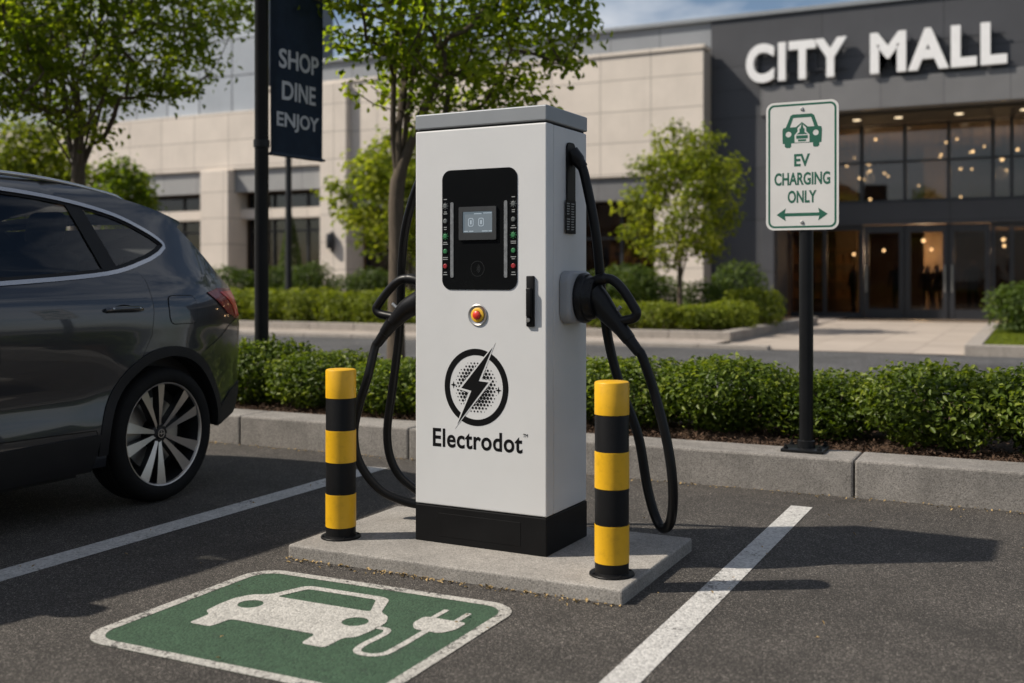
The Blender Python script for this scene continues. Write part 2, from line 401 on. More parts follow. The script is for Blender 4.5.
# ---------------------------------------------------------------- ground, roads, kerbs
def sheet(name, x0, x1, y0, y1, z, mat, cuts=1):
    bm = B(); v = [bm.verts.new((x, y, z)) for x, y in ((x0, y0), (x1, y0), (x1, y1), (x0, y1))]; bm.faces.new(v)
    return structure(obj(name, bm, mat))
sheet('ground', -700, 700, -500, 900, -.02, MT['road'])
sheet('car_park', -60, 30, -40, 6.085, 0, MT['asphalt'])
sheet('road', -60, 40, 9.95, 18.0, 0, MT['road'])
KY = 6.085
def kerb_row(name, x0, x1, y0, y1, h, pitch, ox, mat, gap=.008, bev=.012):
    bm = B(); x = ox - pitch*math.ceil((ox-x0)/pitch); k = 0; rr = random.Random(5)
    while x < x1:
        j = rr.uniform(-.002, .002)
        box(bm, x+gap/2, x+pitch-gap/2, y0+j, y1, -.05, h+j, bev, 2); x += pitch
    return structure(obj(name, bm, mat))
kerb_row('kerb', -26, 12, KY, KY+.34, .205, 1.427, -.9, MT['kerb'])
kerb_row('back_kerb', -26, 12, 9.72, 9.95, .16, 1.427, -.5, MT['kerb'])
# mulch bed between the two kerbs, uneven
rr = random.Random(3); bm = B(); nx, ny = 300, 30; vs = []
for j in range(ny+1):
    for i in range(nx+1):
        x = -26+38*i/nx; y = KY+.33+(9.73-KY-.33)*j/ny
        vs.append(bm.verts.new((x, y, .165 + .02*sin(x*3.1+y*2)*sin(y*5+x) + rr.uniform(-.012, .016))))
for j in range(ny):
    for i in range(nx):
        a = j*(nx+1)+i; bm.faces.new((vs[a], vs[a+1], vs[a+nx+2], vs[a+nx+1]))
structure(obj('soil', bm, MT['soil'], smooth=60))
# mall side: footway, kerbs, plaza, planting beds
kerb_row('far_kerb', -60, -5.1, 18.0, 18.25, .07, 1.2, -5.25, MT['kerb2'])
sheet('footway', -60, -5.1, 18.25, 19.6, .055, MT['walk'])
kerb_row('planter_edge', -60, -5.1, 19.6, 19.85, .21, 1.2, -5.1, MT['kerb2'])
bm = B(); y = 19.86
while y < 28.4: box(bm, -5.35, -5.1, y+.004, min(y+1.2, 28.4)-.004, -.05, .21, .012); y += 1.2
structure(obj('planter_edge', bm, MT['kerb2']))
sheet('planting_bed', -60, -5.34, 19.84, 28.4, .165, MT['soil'])
sheet('footway', -60, -5.1, 28.4, 33.4, .03, MT['walk'])
sheet('plaza', -5.1, -1.02, 18.0, 33.45, .012, MT['paving'])
sheet('plaza', -1.02, 14, 27.5, 33.45, .010, MT['paving'])
kerb_row('planter_edge', -1.02, 16, 18.0, 18.25, .17, 1.2, -1.02, MT['kerb2'])
bm = B(); y = 18.26
while y < 27.4: box(bm, -1.02, -.77, y+.004, min(y+1.2, 27.4)-.004, -.05, .17, .012); y += 1.2
structure(obj('planter_edge', bm, MT['kerb2']))
sheet('lawn', -.78, 16, 18.24, 27.5, .145, MT['grass_soil'])
# painted bay lines
def line(x0, x1, y0, y1):
    bm = B(); n = 60
    for a in range(n):
        ya, yb = y0+(y1-y0)*a/n, y0+(y1-y0)*(a+1)/n
        bm.faces.new([bm.verts.new(p) for p in ((x0, ya, .0025), (x1, ya, .0025), (x1, yb, .0025), (x0, yb, .0025))])
    bmesh.ops.remove_doubles(bm, verts=bm.verts, dist=1e-5)
    structure(obj('parking_line', bm, MT['white_line']))
for xc in (-6.40, -3.755, -1.11, 1.53, 4.17): line(xc-(.075 if xc < -3 else .055), xc+(.075 if xc < -3 else .055), -2.6, 5.72)

# ---------------------------------------------------------------- the mall
mall = thing('mall_building', 'long mall with beige panelled wall, charcoal entrance and big white rooftop letters', 'building', (-12, 31, 0))
def mpart(name, bm, mat, smooth=None, parent=None): return obj(name, bm, mat, parent or mall, smooth, world=True)
XR = 14
bm = B()                                                     # beige wall: upper band and piers
def bb(*a, b=.015): box(bm, *a, b, 1)
bb(-60, -24.6, 30.2, 30.75, 5.12, 7.22); bb(-24.598, -20.94, 30.2, 30.75, 5.12, 7.86); bb(-20.94, -8.65, 30.2, 30.75, 4.24, 7.86)
for x0, x1, z1 in ((-60, -37.2, 5.12), (-34.4, -33, 5.12), (-27.34, -26.05, 5.12), (-22.02, -20.94, 5.12), (-15.6, -14.3, 4.24), (-10.14, -8.65, 4.24)):
    bb(x0+.002 if x0 > -60 else x0, x1, 30.2, 31.0, 0, z1-.004)
bb(-22.022, -20.938, 29.95, 30.198, 0, 7.858); bb(-27.342, -26.048, 29.95, 30.198, 0, 5.1)
bb(-9.05, -8.652, 30.752, 31.0, 4.24, 7.86)
mpart('beige_wall', bm, MT['beige'])
bm = B(); box(bm, -24.64, -8.60, 30.15, 30.85, 7.862, 7.98, .015); mpart('coping', bm, MT['beige'])
bm = B()
box(bm, -34, -27.345, 30.32, 30.6, 4.32, 5.116); box(bm, -26.04, -22.025, 30.32, 30.6, 4.32, 5.116); box(bm, -37.19, -34.41, 30.32, 30.6, 4.32, 5.116)
mpart('lintel_panel', bm, MT['greypanel'])
bm = B(); box(bm, -20.93, -15.61, 30.3, 30.6, 3.55, 4.236); box(bm, -14.29, -10.15, 30.3, 30.6, 3.55, 4.236)
mpart('lintel_panel', bm, MT['fascia'])
bm = B()                                                     # beige boards over the left shop windows
for x0, x1 in ((-33, -27.35), (-26.04, -22.03)): box(bm, x0, x1, 30.62, 30.8, 3.35, 3.72)
mpart('transom_board', bm, MT['beige'])
bm = B(); box(bm, -60, -24.65, 30.35, 34.4, 7.222, 19); mpart('upper_storey', bm, MT['tower'])
bm = B(); box(bm, -60, -24.6, 30.3, 34.45, 19, 19.25); mpart('coping', bm, MT['frame'])
bm = B(); box(bm, -24.62, -8.66, 31.05, 31.5, 7.0, 8.80); mpart('parapet', bm, MT['parapet'])
bm = B(); box(bm, -8.64, XR, 31.0, 31.45, 6.72, 8.80); box(bm, -8.64, -7.16, 31.0, 31.45, 0, 6.715)
mpart('charcoal_wall', bm, MT['dark'])
bm = B(); box(bm, -23.98, XR, 30.93, 31.6, 8.802, 8.93, .01); mpart('coping', bm, MT['capgrey'])
bm = B(); box(bm, -7.15, XR, 30.85, 31.6, 5.88, 6.715, .015); mpart('canopy_fascia', bm, MT['fascia'])
bm = B(); box(bm, -7.15, -6.78, 30.9, 31.5, 0, 5.876, .012); box(bm, -7.15, -6.9, 31.51, 33.45, 0, 5.876); mpart('portal_jamb', bm, MT['dark'])
bm = B(); box(bm, -6.89, XR, 31.45, 33.4, 5.80, 5.875); mpart('soffit', bm, MT['soffit'])
bm = B()
box(bm, -60, XR, 31.5, 50, 7.6, 7.8); box(bm, -60, XR, 49.8, 50, 0, 7.6); box(bm, XR-.2, XR, 31.5, 49.8, 0, 7.6); box(bm, -60, -59.8, 31., 49.8, 0, 7.6)
mpart('roof', bm, MT['roof'])
# entrance glazing
MX = [-6.85, -5.80, -4.72, -3.50, -2.30, -1.13, -.64, .55, 1.75, 2.95, 4.15, 5.35, 6.55, 7.75, 8.95, 10.15, 11.35, 12.55, 13.8]
bm = B()
for x in MX: box(bm, x-.045, x+.045, 33.42, 33.56, 3.46, 5.80)
for a, b in zip(MX, MX[1:]):
    for z in (3.50, 4.66, 5.76): box(bm, a+.047, b-.047, 33.44, 33.54, z-.035, z+.035)
mpart('curtain_frame', bm, MT['frame'])
for a, b in zip(MX, MX[1:]):
    bm = B(); box(bm, a+.03, b-.03, 33.48, 33.49, 3.48, 5.78); mpart('pane', bm, MT['glass'])
bm = B(); box(bm, -6.88, XR-.2, 33.30, 33.6, 2.80, 3.455, .01); mpart('spandrel', bm, MT['dark'])
for a, b in zip(MX, MX[1:]):
    if a < -4.8 or a > -1.2:
        bm = B()
        for x in (a+.03, b-.03): box(bm, x-.028, x+.028, 33.42, 33.56, 0, 2.796)
        box(bm, a+.06, b-.06, 33.44, 33.54, 0, .18); box(bm, a+.06, b-.06, 33.44, 33.54, 2.66, 2.796)
        mpart('shopfront_frame', bm, MT['frame'])
for a, b in zip(MX, MX[1:]):
    if a < -4.8 or a > -1.2:
        bm = B(); box(bm, a+.05, b-.05, 33.48, 33.49, .15, 2.7); mpart('pane', bm, MT['doorglass'])
for a, b in ((-4.65, -3.53), (-3.47, -2.33), (-2.27, -1.2)):
    bm = B()
    box(bm, a, a+.13, 33.40, 33.5, .01, 2.78); box(bm, b-.13, b, 33.40, 33.5, .01, 2.78)
    box(bm, a+.131, b-.131, 33.41, 33.49, .01, .30); box(bm, a+.131, b-.131, 33.41, 33.49, 2.56, 2.78)
    d = mpart('door', bm, MT['frame'])
    bm = B(); box(bm, a+.12, b-.12, 33.44, 33.45, .25, 2.6); mpart('pane', bm, MT['doorglass'], parent=d)
    bm = B(); hx = b-.07 if a < -4 or a > -2.3 and False else a+.07
    hx = b-.07 if -4 < a < -3 else a+.07
    tube(bm, [(hx, 33.33, .8), (hx, 33.33, 1.6)], .018, 8)
    for z in (.9, 1.5): tube(bm, [(hx, 33.33, z), (hx, 33.42, z)], .012, 6)
    mpart('handle', bm, MT['steel'], parent=d)
for x in (-4.70, -3.50, -2.30, -1.16):
    bm = B(); box(bm, x-.032, x+.032, 33.46, 33.58, 0, 2.796); mpart('door_post', bm, MT['frame'])
# shop windows in the beige wing
def shopwin(x0, x1, z1, nm, mulls):
    bm = B(); xs = [x0+.04] + mulls + [x1-.04]
    for x in xs: box(bm, x-.04, x+.04, 31.1, 31.22, .25, z1)
    for a, b in zip(xs, xs[1:]):
        for z in (.29, z1*.68, z1-.04): box(bm, a+.042, b-.042, 31.12, 31.2, z-.04, z+.04)
    box(bm, x0, x1, 31.05, 31.3, 0, .248)
    f = mpart('window', bm, MT['frame'])
    for a, b in zip(xs, xs[1:]):
        bm = B(); box(bm, a+.03, b-.03, 31.155, 31.163, .3, z1-.03); mpart('pane', bm, MT['shopglass'], parent=f)
for x0, x1, z1, ml in ((-37.19, -34.41, 4.3, [-35.8]), (-33, -27.35, 4.3, [-31, -29.2]), (-26.04, -22.03, 4.3, [-24.9, -23.4]), (-20.93, -15.61, 3.6, [-19.4, -17.5]), (-14.29, -10.15, 3.6, [-12.9, -11.5])):
    shopwin(x0, x1, z1, 'w', ml)
# rooms behind the glass
bm = B()
box(bm, -59.8, -8.9, 36.5, 36.7, 0, 7.5); box(bm, -59.8, -8.9, 31.3, 36.5, 4.4, 4.5); box(bm, -8.9, -8.7, 31.5, 49, 0, 7.5)
for x in (-34, -26.7, -21.5, -14.9): box(bm, x-.1, x+.1, 31.3, 36.5, 0, 4.4)
box(bm, -8.65, XR-.25, 47, 47.2, 0, 7.5); box(bm, -8.65, XR-.25, 33.65, 47, 5.9, 6.0)
for x in (-6.2, -3.2, .2, 3.6): box(bm, x-.35, x+.35, 40, 40.7, 0, 5.88)
box(bm, -8.6, XR-.3, 41.0, 46.9, 2.9, 3.4)
mpart('interior_wall', bm, MT['hall'])
bm = B(); box(bm, -59.7, XR-.25, 31.3, 47, .0, .02); mpart('interior_floor', bm, MT['hallfloor'])
rr = random.Random(8)
for x0, x1 in ((-19.8, -16.2), (-13.6, -10.9), (-31.8, -28.8), (-25.2, -22.8), (-7.8, -5.4), (1, 4)):
    bm = B(); y = 35.7 if x0 < -8.6 else 38.6
    for z in (.5, 1.1, 1.7, 2.2): box(bm, x0, x1, y, y+.4, z, z+.05)
    for q in (x0-.03, x1+.03): box(bm, q-.03, q+.03, y, y+.4, 0, 2.4)
    x = x0
    while x < x1-.3:
        for z in (.55, 1.15, 1.75): box(bm, x, x+rr.uniform(.1, .25), y+.05, y+.35, z, z+rr.uniform(.15, .42))
        x += rr.uniform(.25, .5)
    mpart('shop_shelf', bm, MT['display'])
# lit lamps: downlights in the soffit, warm globes in the hall and the shops
for x in (-6.1, -4.7, -3.55, -1.95, -.3, 1.4, 3.1):
    bm = B(); lathe(bm, [(0, -.003), (.11, -.003), (.11, .01), (0, .01)], 16, M.Translation((x, 32.3, 5.792))); mpart('downlight', bm, MT['downlamp'])
rr = random.Random(21)
def globe(x, y, z, r, light=0):
    bm = B(); bmesh.ops.create_icosphere(bm, subdivisions=2, radius=r, matrix=M.Translation((x, y, z)))
    p = mpart('pendant_lamp', bm, MT['warm'], 60)
    bm = B(); tube(bm, [(x, y, z+r), (x, y, 5.9 if x > -8.7 else 4.4)], .008, 5); mpart('flex', bm, MT['frame'], parent=p)
    if light:
        l = bpy.data.lights.new('pendant_light', 'POINT'); l.energy = light; l.color = (1, .72, .44); l.shadow_soft_size = .2
        q = bpy.data.objects.new('pendant_light', l); COL.objects.link(q); q.location = (x, y, z-.45)
for i in range(42):
    globe(rr.uniform(-6.5, 2.2), rr.uniform(34.4, 39.4), rr.uniform(3.7, 5.5), rr.uniform(.024, .048))
for x, y, z in ((-4.4, 36, 2.1), (-3.1, 37.5, 2.15), (-5.4, 36.5, 2.0), (-.9, 36, 2.2)): globe(x, y, z, .045)
for x, y, z, e in ((-5, 37, 5.0, 130), (-1, 37.5, 5.0, 130), (3.5, 37, 5., 120), (-3.5, 39.2, 2.5, 170), (-1., 39.2, 2.5, 110), (-12.6, 34.2, 3.0, 45), (-18, 34.2, 3.0, 40), (-24, 34.2, 3.0, 7), (-30, 34.2, 3.0, 5)):
    globe(x, y, z, .06, e)
# roof letters
OY = 30.86
for w_, u0, u1 in (('CITY', -7.55, -4.74), ('MALL', -4.12, -.70)):
    bm = B(); text_on(bm, w_, (0, OY, 0), (1, 0, 0), (0, 0, 1), u0, u1, 6.82, 7.94, .001, .042, 1.14)
    for v in bm.verts: v.co.y = OY if v.co.y > OY-.0005 else OY-.14
    mpart('sign_lettering', bm, MT['letter'])
bm = B()
for x0, x1 in ((-7.5, -4.8), (-4.05, -.75)):
    for z in (7.1, 7.65): box(bm, x0, x1, 30.87, 30.9, z-.02, z+.02)
    for k in range(5): x = x0+(x1-x0)*(k+.5)/5; box(bm, x-.03, x+.03, 30.9, 31.0, 7.0, 7.75)
mpart('sign_rail', bm, MT['frame'])
# wall lamp on the beige pier
t = thing('wall_lamp', 'small black half round sconce on the beige pier left of the charger', 'lamp', (-21.5, 29.95, 2.1))
bm = B(); box(bm, -.05, .05, -.05, 0, .0, .7, .01); obj('back_plate', bm, MT['frame'], t)
bm = B(); lathe(bm, [(.0, .1), (.12, .12), (.14, .2), (.14, .55), (.12, .62), (0, .64)], 16, M.Translation((0, -.12, 0))); obj('shade', bm, MT['frame'], t, 40)
# what stands across the car park and is mirrored in the mall's glass
off = thing('office_block', 'grey office across the car park, seen mirrored in mall entrance glass', 'building', (-22, -42, 0))
bm = B(); prism(bm, [(-24, 0), (13, 0), (13, 6), (2, 12), (-24, 12)], (0, 6, 0), (1, 0, 0), (0, 0, 1), 14, (0, -1, 0)); obj('wall', bm, MT['office'], off)
bm = B()
for k in range(10):
    for z in (1, 4.4, 7.8):
        if -22+k*3.3 < 8 or z < 4: box(bm, -22+k*3.3, -20+k*3.3, 6.0, 6.05, z, z+2)
obj('window_band', bm, MT['frame'], off)
# ---------------------------------------------------------------- concrete pad
PX0, PX1, PY0, PY1, PZ = -2.8915, -1.3651, 3.7048, 4.5862, .0568
bm = B(); box(bm, PX0, PX1, PY0, PY1, -.03, PZ, .010, 3)
clean_tag(obj('concrete_pad', bm, MT['pad'], loc=((PX0+PX1)/2, (PY0+PY1)/2, 0), world=True), 'low rectangular concrete pad under the white charger', 'pad')
# ---------------------------------------------------------------- charger
YAW = -.0319; CW, CD, CH = .639, .410, 1.8584
ex = V((cos(YAW), sin(YAW), 0)); eyv = V((-sin(YAW), cos(YAW), 0))
corner = V((-1.8055, 4.0002, PZ)); CO = corner - ex*CW      # front left foot
ch = thing('charging_station', 'tall white charging cabinet with black display panel and round bolt emblem', 'charger', CO, YAW)
UX, UZ, FN = V((1, 0, 0)), V((0, 0, 1)), V((0, -1, 0))
def cpart(name, bm, mat, smooth=None, parent=None): return obj(name, bm, mat, parent or ch, smooth)
DT = .068                                                    # depth of the front door
bm = B(); box(bm, .003, CW-.003, DT+.008, CD, .1605, CH-.0735, .006, 3); cpart('cabinet', bm, MT['cabinet'])
bm = B(); box(bm, 0, CW, 0, DT, .1620, CH-.0735, .006, 3); door = cpart('door', bm, MT['cabinet'])
bm = B(); box(bm, .012, CW-.012, .012, CD-.012, .155, CH-.060); cpart('gasket', bm, MT['seam'])
bm = B(); box(bm, -.001, CW+.001, -.0015, CD+.001, CH-.0655, CH, .006, 3); cpart('cap', bm, MT['capgrey'])
bm = B(); box(bm, .0, CW, -.001, CD, 0.0, .1585, .004, 2); box(bm, CW*.5-.2, CW*.5+.2, -.0022, .02, .03, .13, .001); cpart('plinth', bm, MT['plinth'])
bm = B()
for z in (.35, 1.0, 1.62): tube(bm, [(CW-.02, CD-.004, z-.03), (CW-.02, CD-.004, z+.03)], .008, 8)
cpart('hinge', bm, MT['capgrey'])
# display panel
def fp(bm, loops, t, off=0.): return prism(bm, loops, FN*off, UX, UZ, t, FN)
bm = B(); fp(bm, rrect(.139, .504, 1.096, 1.608, .042, 8), .003, .0); pan = cpart('display_panel', bm, MT['panel'], 30)
bm = B(); fp(bm, [rrect(.227, .409, 1.307, 1.448, .005, 3), rrect(.2455, .3905, 1.338, 1.427, .003, 3)[::-1]], .010, .002)
scb = cpart('screen_frame', bm, MT['bezel'], parent=pan)
bm = B(); fp(bm, rrect(.245, .391, 1.3375, 1.4275, .003, 3), .004, .002); cpart('screen', bm, MT['screen'], parent=pan)
bm = B()
for u in (.268, .318): fp(bm, [rrect(u+.003, u+.029, 1.364, 1.400, .008, 4), rrect(u+.006, u+.026, 1.367, 1.397, .006, 4)[::-1]], .001, .0061); fp(bm, rrect(u+.012, u+.020, 1.373, 1.391, .002, 2), .001, .0061)
for u0, u1, v in ((.25, .27, 1.342), (.276, .296, 1.342), (.338, .366, 1.342), (.37, .386, 1.342), (.30, .336, 1.416), (.345, .385, 1.418)): fp(bm, [(u0, v), (u1, v), (u1, v+.004), (u0, v+.004)], .001, .0061)
cpart('screen_icon', bm, MT['screen2'], parent=pan)
for u in (.1815, .4435):
    bm = B(); fp(bm, rrect(u, u+.0155, 1.147, 1.470, .006, 4), .0025, .003); cpart('led_strip', bm, MT['led'], parent=pan)
for u in (.155, .487):
    for k, z in enumerate((1.455, 1.390, 1.325, 1.260, 1.196)):
        bm = B(); lathe(bm, [(0, .004), (.008, .004), (.0105, .002), (.0105, -.002)], 16, M.Translation((u, -.003, z)) @ M.Rotation(R(90), 4, 'X'))
        if k in (0, 2):
            for q in range(8): a = q*pi/4; box(bm, -.0015, .0015, -.002, .001, .011, .0155, mat=M.Translation((u, -.003, z)) @ M.Rotation(a, 4, 'Y'))
        cpart('indicator_lamp', bm, MT[('lampgrey', 'lampgrey', 'lampgreen', 'lampgreen', 'lampred')[k]], parent=pan)
bm = B(); rr = random.Random(4)
for u in (.155, .487):
    for z in (1.482, 1.428, 1.420, 1.362, 1.353, 1.297, 1.289, 1.232, 1.224, 1.168, 1.158):
        w = rr.uniform(.006, .014); fp(bm, [(u-w, z), (u+w, z), (u+w, z+.0035), (u-w, z+.0035)], .0005, .0031)
cpart('caption_print', bm, MT['print'], parent=pan)
bm = B()
for r in (.010, .016, .022): fp(bm, band([(.305+r*cos(a), 1.185+r*sin(a)) for a in [R(-50+10*i) for i in range(11)]], .002), .0004, .0031)
fp(bm, [circ(.315, 1.185, .033, 32), circ(.315, 1.185, .0315, 32)[::-1]], .0004, .0031)
cpart('card_reader_mark', bm, MT['mark'], parent=pan)
# emergency stop
E0 = M.Translation((.315, 0, .988)) @ M.Rotation(R(90), 4, 'X')
bm = B(); lathe(bm, [(.046, -.002), (.046, .004), (.043, .006), (.036, .003), (.030, .0015), (0, .0015)], 40, E0); es = cpart('stop_button', bm, MT['steel'], 30)
bm = B(); lathe(bm, [(.031, .001), (.031, .006), (.027, .008), (.019, .008), (.019, .002)], 32, E0); cpart('yellow_ring', bm, MT['yellowring'], 30, es)
bm = B(); lathe(bm, [(.010, .002), (.010, .007), (.017, .009), (.018, .014), (.014, .018), (0, .0195)], 32, E0); cpart('red_knob', bm, MT['redbtn'], 40, es)
# door handle
bm = B(); box(bm, .550, .586, -.012, .002, .944, 1.154, .004, 2); box(bm, .555, .581, -.026, -.012, .985, 1.105, .006, 3); hd = cpart('handle', bm, MT['plinth'], 40)
bm = B(); lathe(bm, [(0, .0), (.009, 0), (.009, .004), (0, .005)], 20, M.Translation((.562, -.0125, .972)) @ M.Rotation(R(90), 4, 'X')); cpart('lock', bm, MT['steel'], 40, hd)
# emblem: ring, dot field, bolt
LC = (.306, .681); px = lambda x, y: (.152+(x-115)/357*.308, .845-(y-50)/440*.328)
bolt = [px(*p) for p in ((381, 50), (218, 274), (274, 287), (194, 476), (356, 242), (303, 237))]
def grow(poly, d):
    c = [V((*p, 0)) for p in poly]; n = len(c); out = []
    ar = sum(c[i].x*c[(i+1) % n].y-c[(i+1) % n].x*c[i].y for i in range(n)); sg = 1 if ar > 0 else -1
    for i in range(n):
        a = (c[i]-c[i-1]).normalized(); b = (c[(i+1) % n]-c[i]).normalized()
        na, nb = V((a.y, -a.x, 0))*sg, V((b.y, -b.x, 0))*sg; m_ = (na+nb).normalized()
        k = min(2.6, 1/max(.25, m_.dot(na))); p = c[i]+m_*d*k; out.append((p.x, p.y))
    return out
bm = B(); fp(bm, [circ(*LC, .1560, 96, .164), circ(*LC, .1295, 96, .137)[::-1]], .0006, .0002); cpart('emblem_ring', bm, MT['black'])
bm = B(); pitch = .0162
for j in range(-8, 9):
    for i in range(-8, 9):
        u = (i+(.5 if j % 2 else 0))*pitch; z = j*pitch*.9; d = hypot(u/.102, z/.112)
        if d < 1: fp(bm, circ(LC[0]+u, LC[1]+z, max(.0018, .0094*(1-d**2.6)**.5), 6), .0006, .0002)
for u, z in ((-.111, .006), (.109, -.008)): fp(bm, [(LC[0]+u+a, LC[1]+z+b) for a, b in ((-.014, 0), (-.003, .004), (0, .016), (.003, .004), (.014, 0), (.003, -.004), (0, -.016), (-.003, -.004))], .0006, .0002)
cpart('emblem_dots', bm, MT['black'])
bm = B(); fp(bm, grow(bolt, .013), .0007, .0004); cpart('emblem_bolt_edge', bm, MT['cabinet'])
bm = B(); fp(bm, grow(bolt, .0035), .0006, .0012); cpart('emblem_bolt', bm, MT['black'])
bm = B(); text_on(bm, 'Electrodot', (0, -.0002, 0), UX, UZ, .090, .528, .416, .496, .0007, .021, 1.06); cpart('name_lettering', bm, MT['black'])
bm = B(); text_on(bm, 'TM', (0, -.0002, 0), UX, UZ, .531, .553, .485, .499, .0007, .0); cpart('trade_mark', bm, MT['black'])
# sides: cable port, print plate, holster boss
def sp_frame(sgn): return (V((CW if sgn > 0 else 0, 0, 0)), V((0, 1, 0)), UZ, V((sgn, 0, 0)))
for sgn in (1, -1):
    O_, U_, V_, N_ = sp_frame(sgn)
    bm = B(); prism(bm, rrect(.190, .272, 1.335, 1.725, .025, 6), O_, U_, V_, .006, N_); cp = cpart('cable_port', bm, MT['plinth'], 30)
    bm = B(); prism(bm, rrect(.172, .272, 1.335, 1.478, .004, 3), O_+N_*.0062, U_, V_, .0015, N_); cpart('rating_plate', bm, MT['black'], parent=cp)
    bm = B(); rr = random.Random(7)
    for k in range(11):
        z = 1.35+k*.011
        for u in (.180, .225):
            if rr.random() < .85: prism(bm, [(u, z), (u+rr.uniform(.015, .036), z), (u+.03, z+.005), (u, z+.005)], O_+N_*.008, U_, V_, .0004, N_)
    cpart('plate_print', bm, MT['print'], parent=cp)
    bm = B()
    lps = []
    for off, ins in ((0, 0), (.030, 0), (.042, .005), (.047, .014)):
        lps.append([bm.verts.new(O_+N_*off+U_*u+V_*z) for u, z in rrect(.125+ins, .375-ins, .952+ins, 1.176-ins, .055-ins*.6, 8)])
    for a, b in zip(lps, lps[1:]):
        for k in range(len(a)): bm.faces.new((a[k], a[(k+1) % len(a)], b[(k+1) % len(b)], b[k]))
    bm.faces.new(lps[-1]); cpart('holster', bm, MT['boss'], 40)
# ---------------------------------------------------------------- charging guns on their cables (local frame: +x away from the cabinet side)
def gun(sgn, label, cable, k_=1.0):
    base = CO + (ex*CW if sgn > 0 else V((0, 0, 0))) + eyv*.25 + V((0, 0, 0))
    g = thing('charging_gun', label, 'charging gun', base + V((0, 0, 1.06)), YAW if sgn > 0 else pi+YAW)
    # local z = 0 at holster centre, x out
    bm = B(); A = M.Rotation(R(90), 4, 'Y')
    lathe(bm, [(.080, .040), (.100, .044), (.104, .062), (.098, .078), (.090, .082), (.086, .104), (.074, .116), (0, .118)], 36, A)
    for k in range(14):
        a = 2*pi*k/14; box(bm, -.006, .006, -.082, -.074, .066, .113, .002, 1, mat=A @ M.Rotation(a, 4, 'Z'))
    for v in bm.verts: v.co.z *= 1.05
    obj('connector', bm, MT['gunplastic'], g, 40)
    bm = B(); pth = smooth_path([(.095, 0, .004), (.125, 0, -.018), (.158*k_, 0, -.055), (.195*k_, 0, -.094), (.232*k_, 0, -.135)], 6)
    n = len(pth); rad = [.070-.038*min(1, (i/(n-1))**.75) for i in range(n)]
    tube(bm, pth, rad, 20)
    for v in bm.verts: v.co.y *= .82
    obj('body', bm, MT['gunplastic'], g, 50)
    bm = B(); hp = smooth_path([(x_*k_, 0, z_) for x_, z_ in ((.088, .062), (.14, .081), (.188, .077), (.236, .034), (.284, -.036), (.296, -.062), (.282, -.083), (.248, -.092), (.205, -.100))], 7)
    tube(bm, hp, [.0245 if i < 10 else .0205 for i in range(len(hp))], 14)
    obj('grip', bm, MT['gunplastic'], g, 60)
    bm = B(); tube(bm, [(.20*k_, 0, -.06), (.225*k_, 0, -.035)], .008, 8); obj('trigger', bm, MT['capgrey'], g, 60)
    d = V((.64, 0, -.77)).normalized(); e = V((.232*k_, 0, -.135))
    bm = B(); tube(bm, [e-d*.02, e, e+d*.05, e+d*.052, e+d*.085, e+d*.12], [.034, .032, .029, .0265, .0245, .0225], 18); obj('strain_relief', bm, MT['gunplastic'], g, 40)
    # cable: world points turned into the gun's frame
    inv = (M.Translation(g.location) @ M.Rotation(g.rotation_euler.z, 4, 'Z')).inverted()
    pts = [e+d*.10, e+d*.14] + [inv @ V(p) for p in cable]
    bm = B(); tube(bm, smooth_path(pts, 10), .0208, 14); obj('cable', bm, MT['rubber'], g, 60)
    pe = inv @ V(cable[-1]); pd = (pe - inv @ V(cable[-2])).normalized()
    bm = B(); tube(bm, [pe-pd*.085, pe-pd*.055, pe-pd*.05, pe-pd*.0], [.0235, .027, .031, .031], 16); obj('cable_gland', bm, MT['gunplastic'], g, 40)
    return g
gun(1, 'black charging gun in the right side holster, its cable looping behind the right bollard', 'x' and
    [(-1.425, 4.25, .72), (-1.378, 4.25, .55), (-1.352, 4.25, .40), (-1.350, 4.26, .27), (-1.372, 4.285, .18), (-1.412, 4.31, .152), (-1.452, 4.335, .195), (-1.490, 4.345, .31), (-1.53, 4.34, .53),
     (-1.60, 4.33, .72), (-1.650, 4.32, .90), (-1.672, 4.29, 1.10), (-1.690, 4.26, 1.38), (-1.725, 4.25, 1.58), (-1.752, 4.245, 1.685), (-1.795, 4.24, 1.745)])
gun(-1, 'black charging gun in the left side holster, its cable hanging behind the left bollard', 'x' and
    [(-2.845, 4.25, .74), (-2.895, 4.25, .60), (-2.925, 4.25, .46), (-2.90, 4.26, .32), (-2.81, 4.29, .20), (-2.70, 4.33, .145), (-2.60, 4.38, .125), (-2.555, 4.46, .13), (-2.60, 4.50, .135), (-2.69, 4.46, .165), (-2.80, 4.42, .27), (-2.835, 4.40, .44),
     (-2.79, 4.39, .72), (-2.755, 4.385, .96), (-2.725, 4.36, 1.29), (-2.68, 4.33, 1.47), (-2.60, 4.30, 1.64), (-2.52, 4.28, 1.725), (-2.445, 4.27, 1.745)], 1.3)
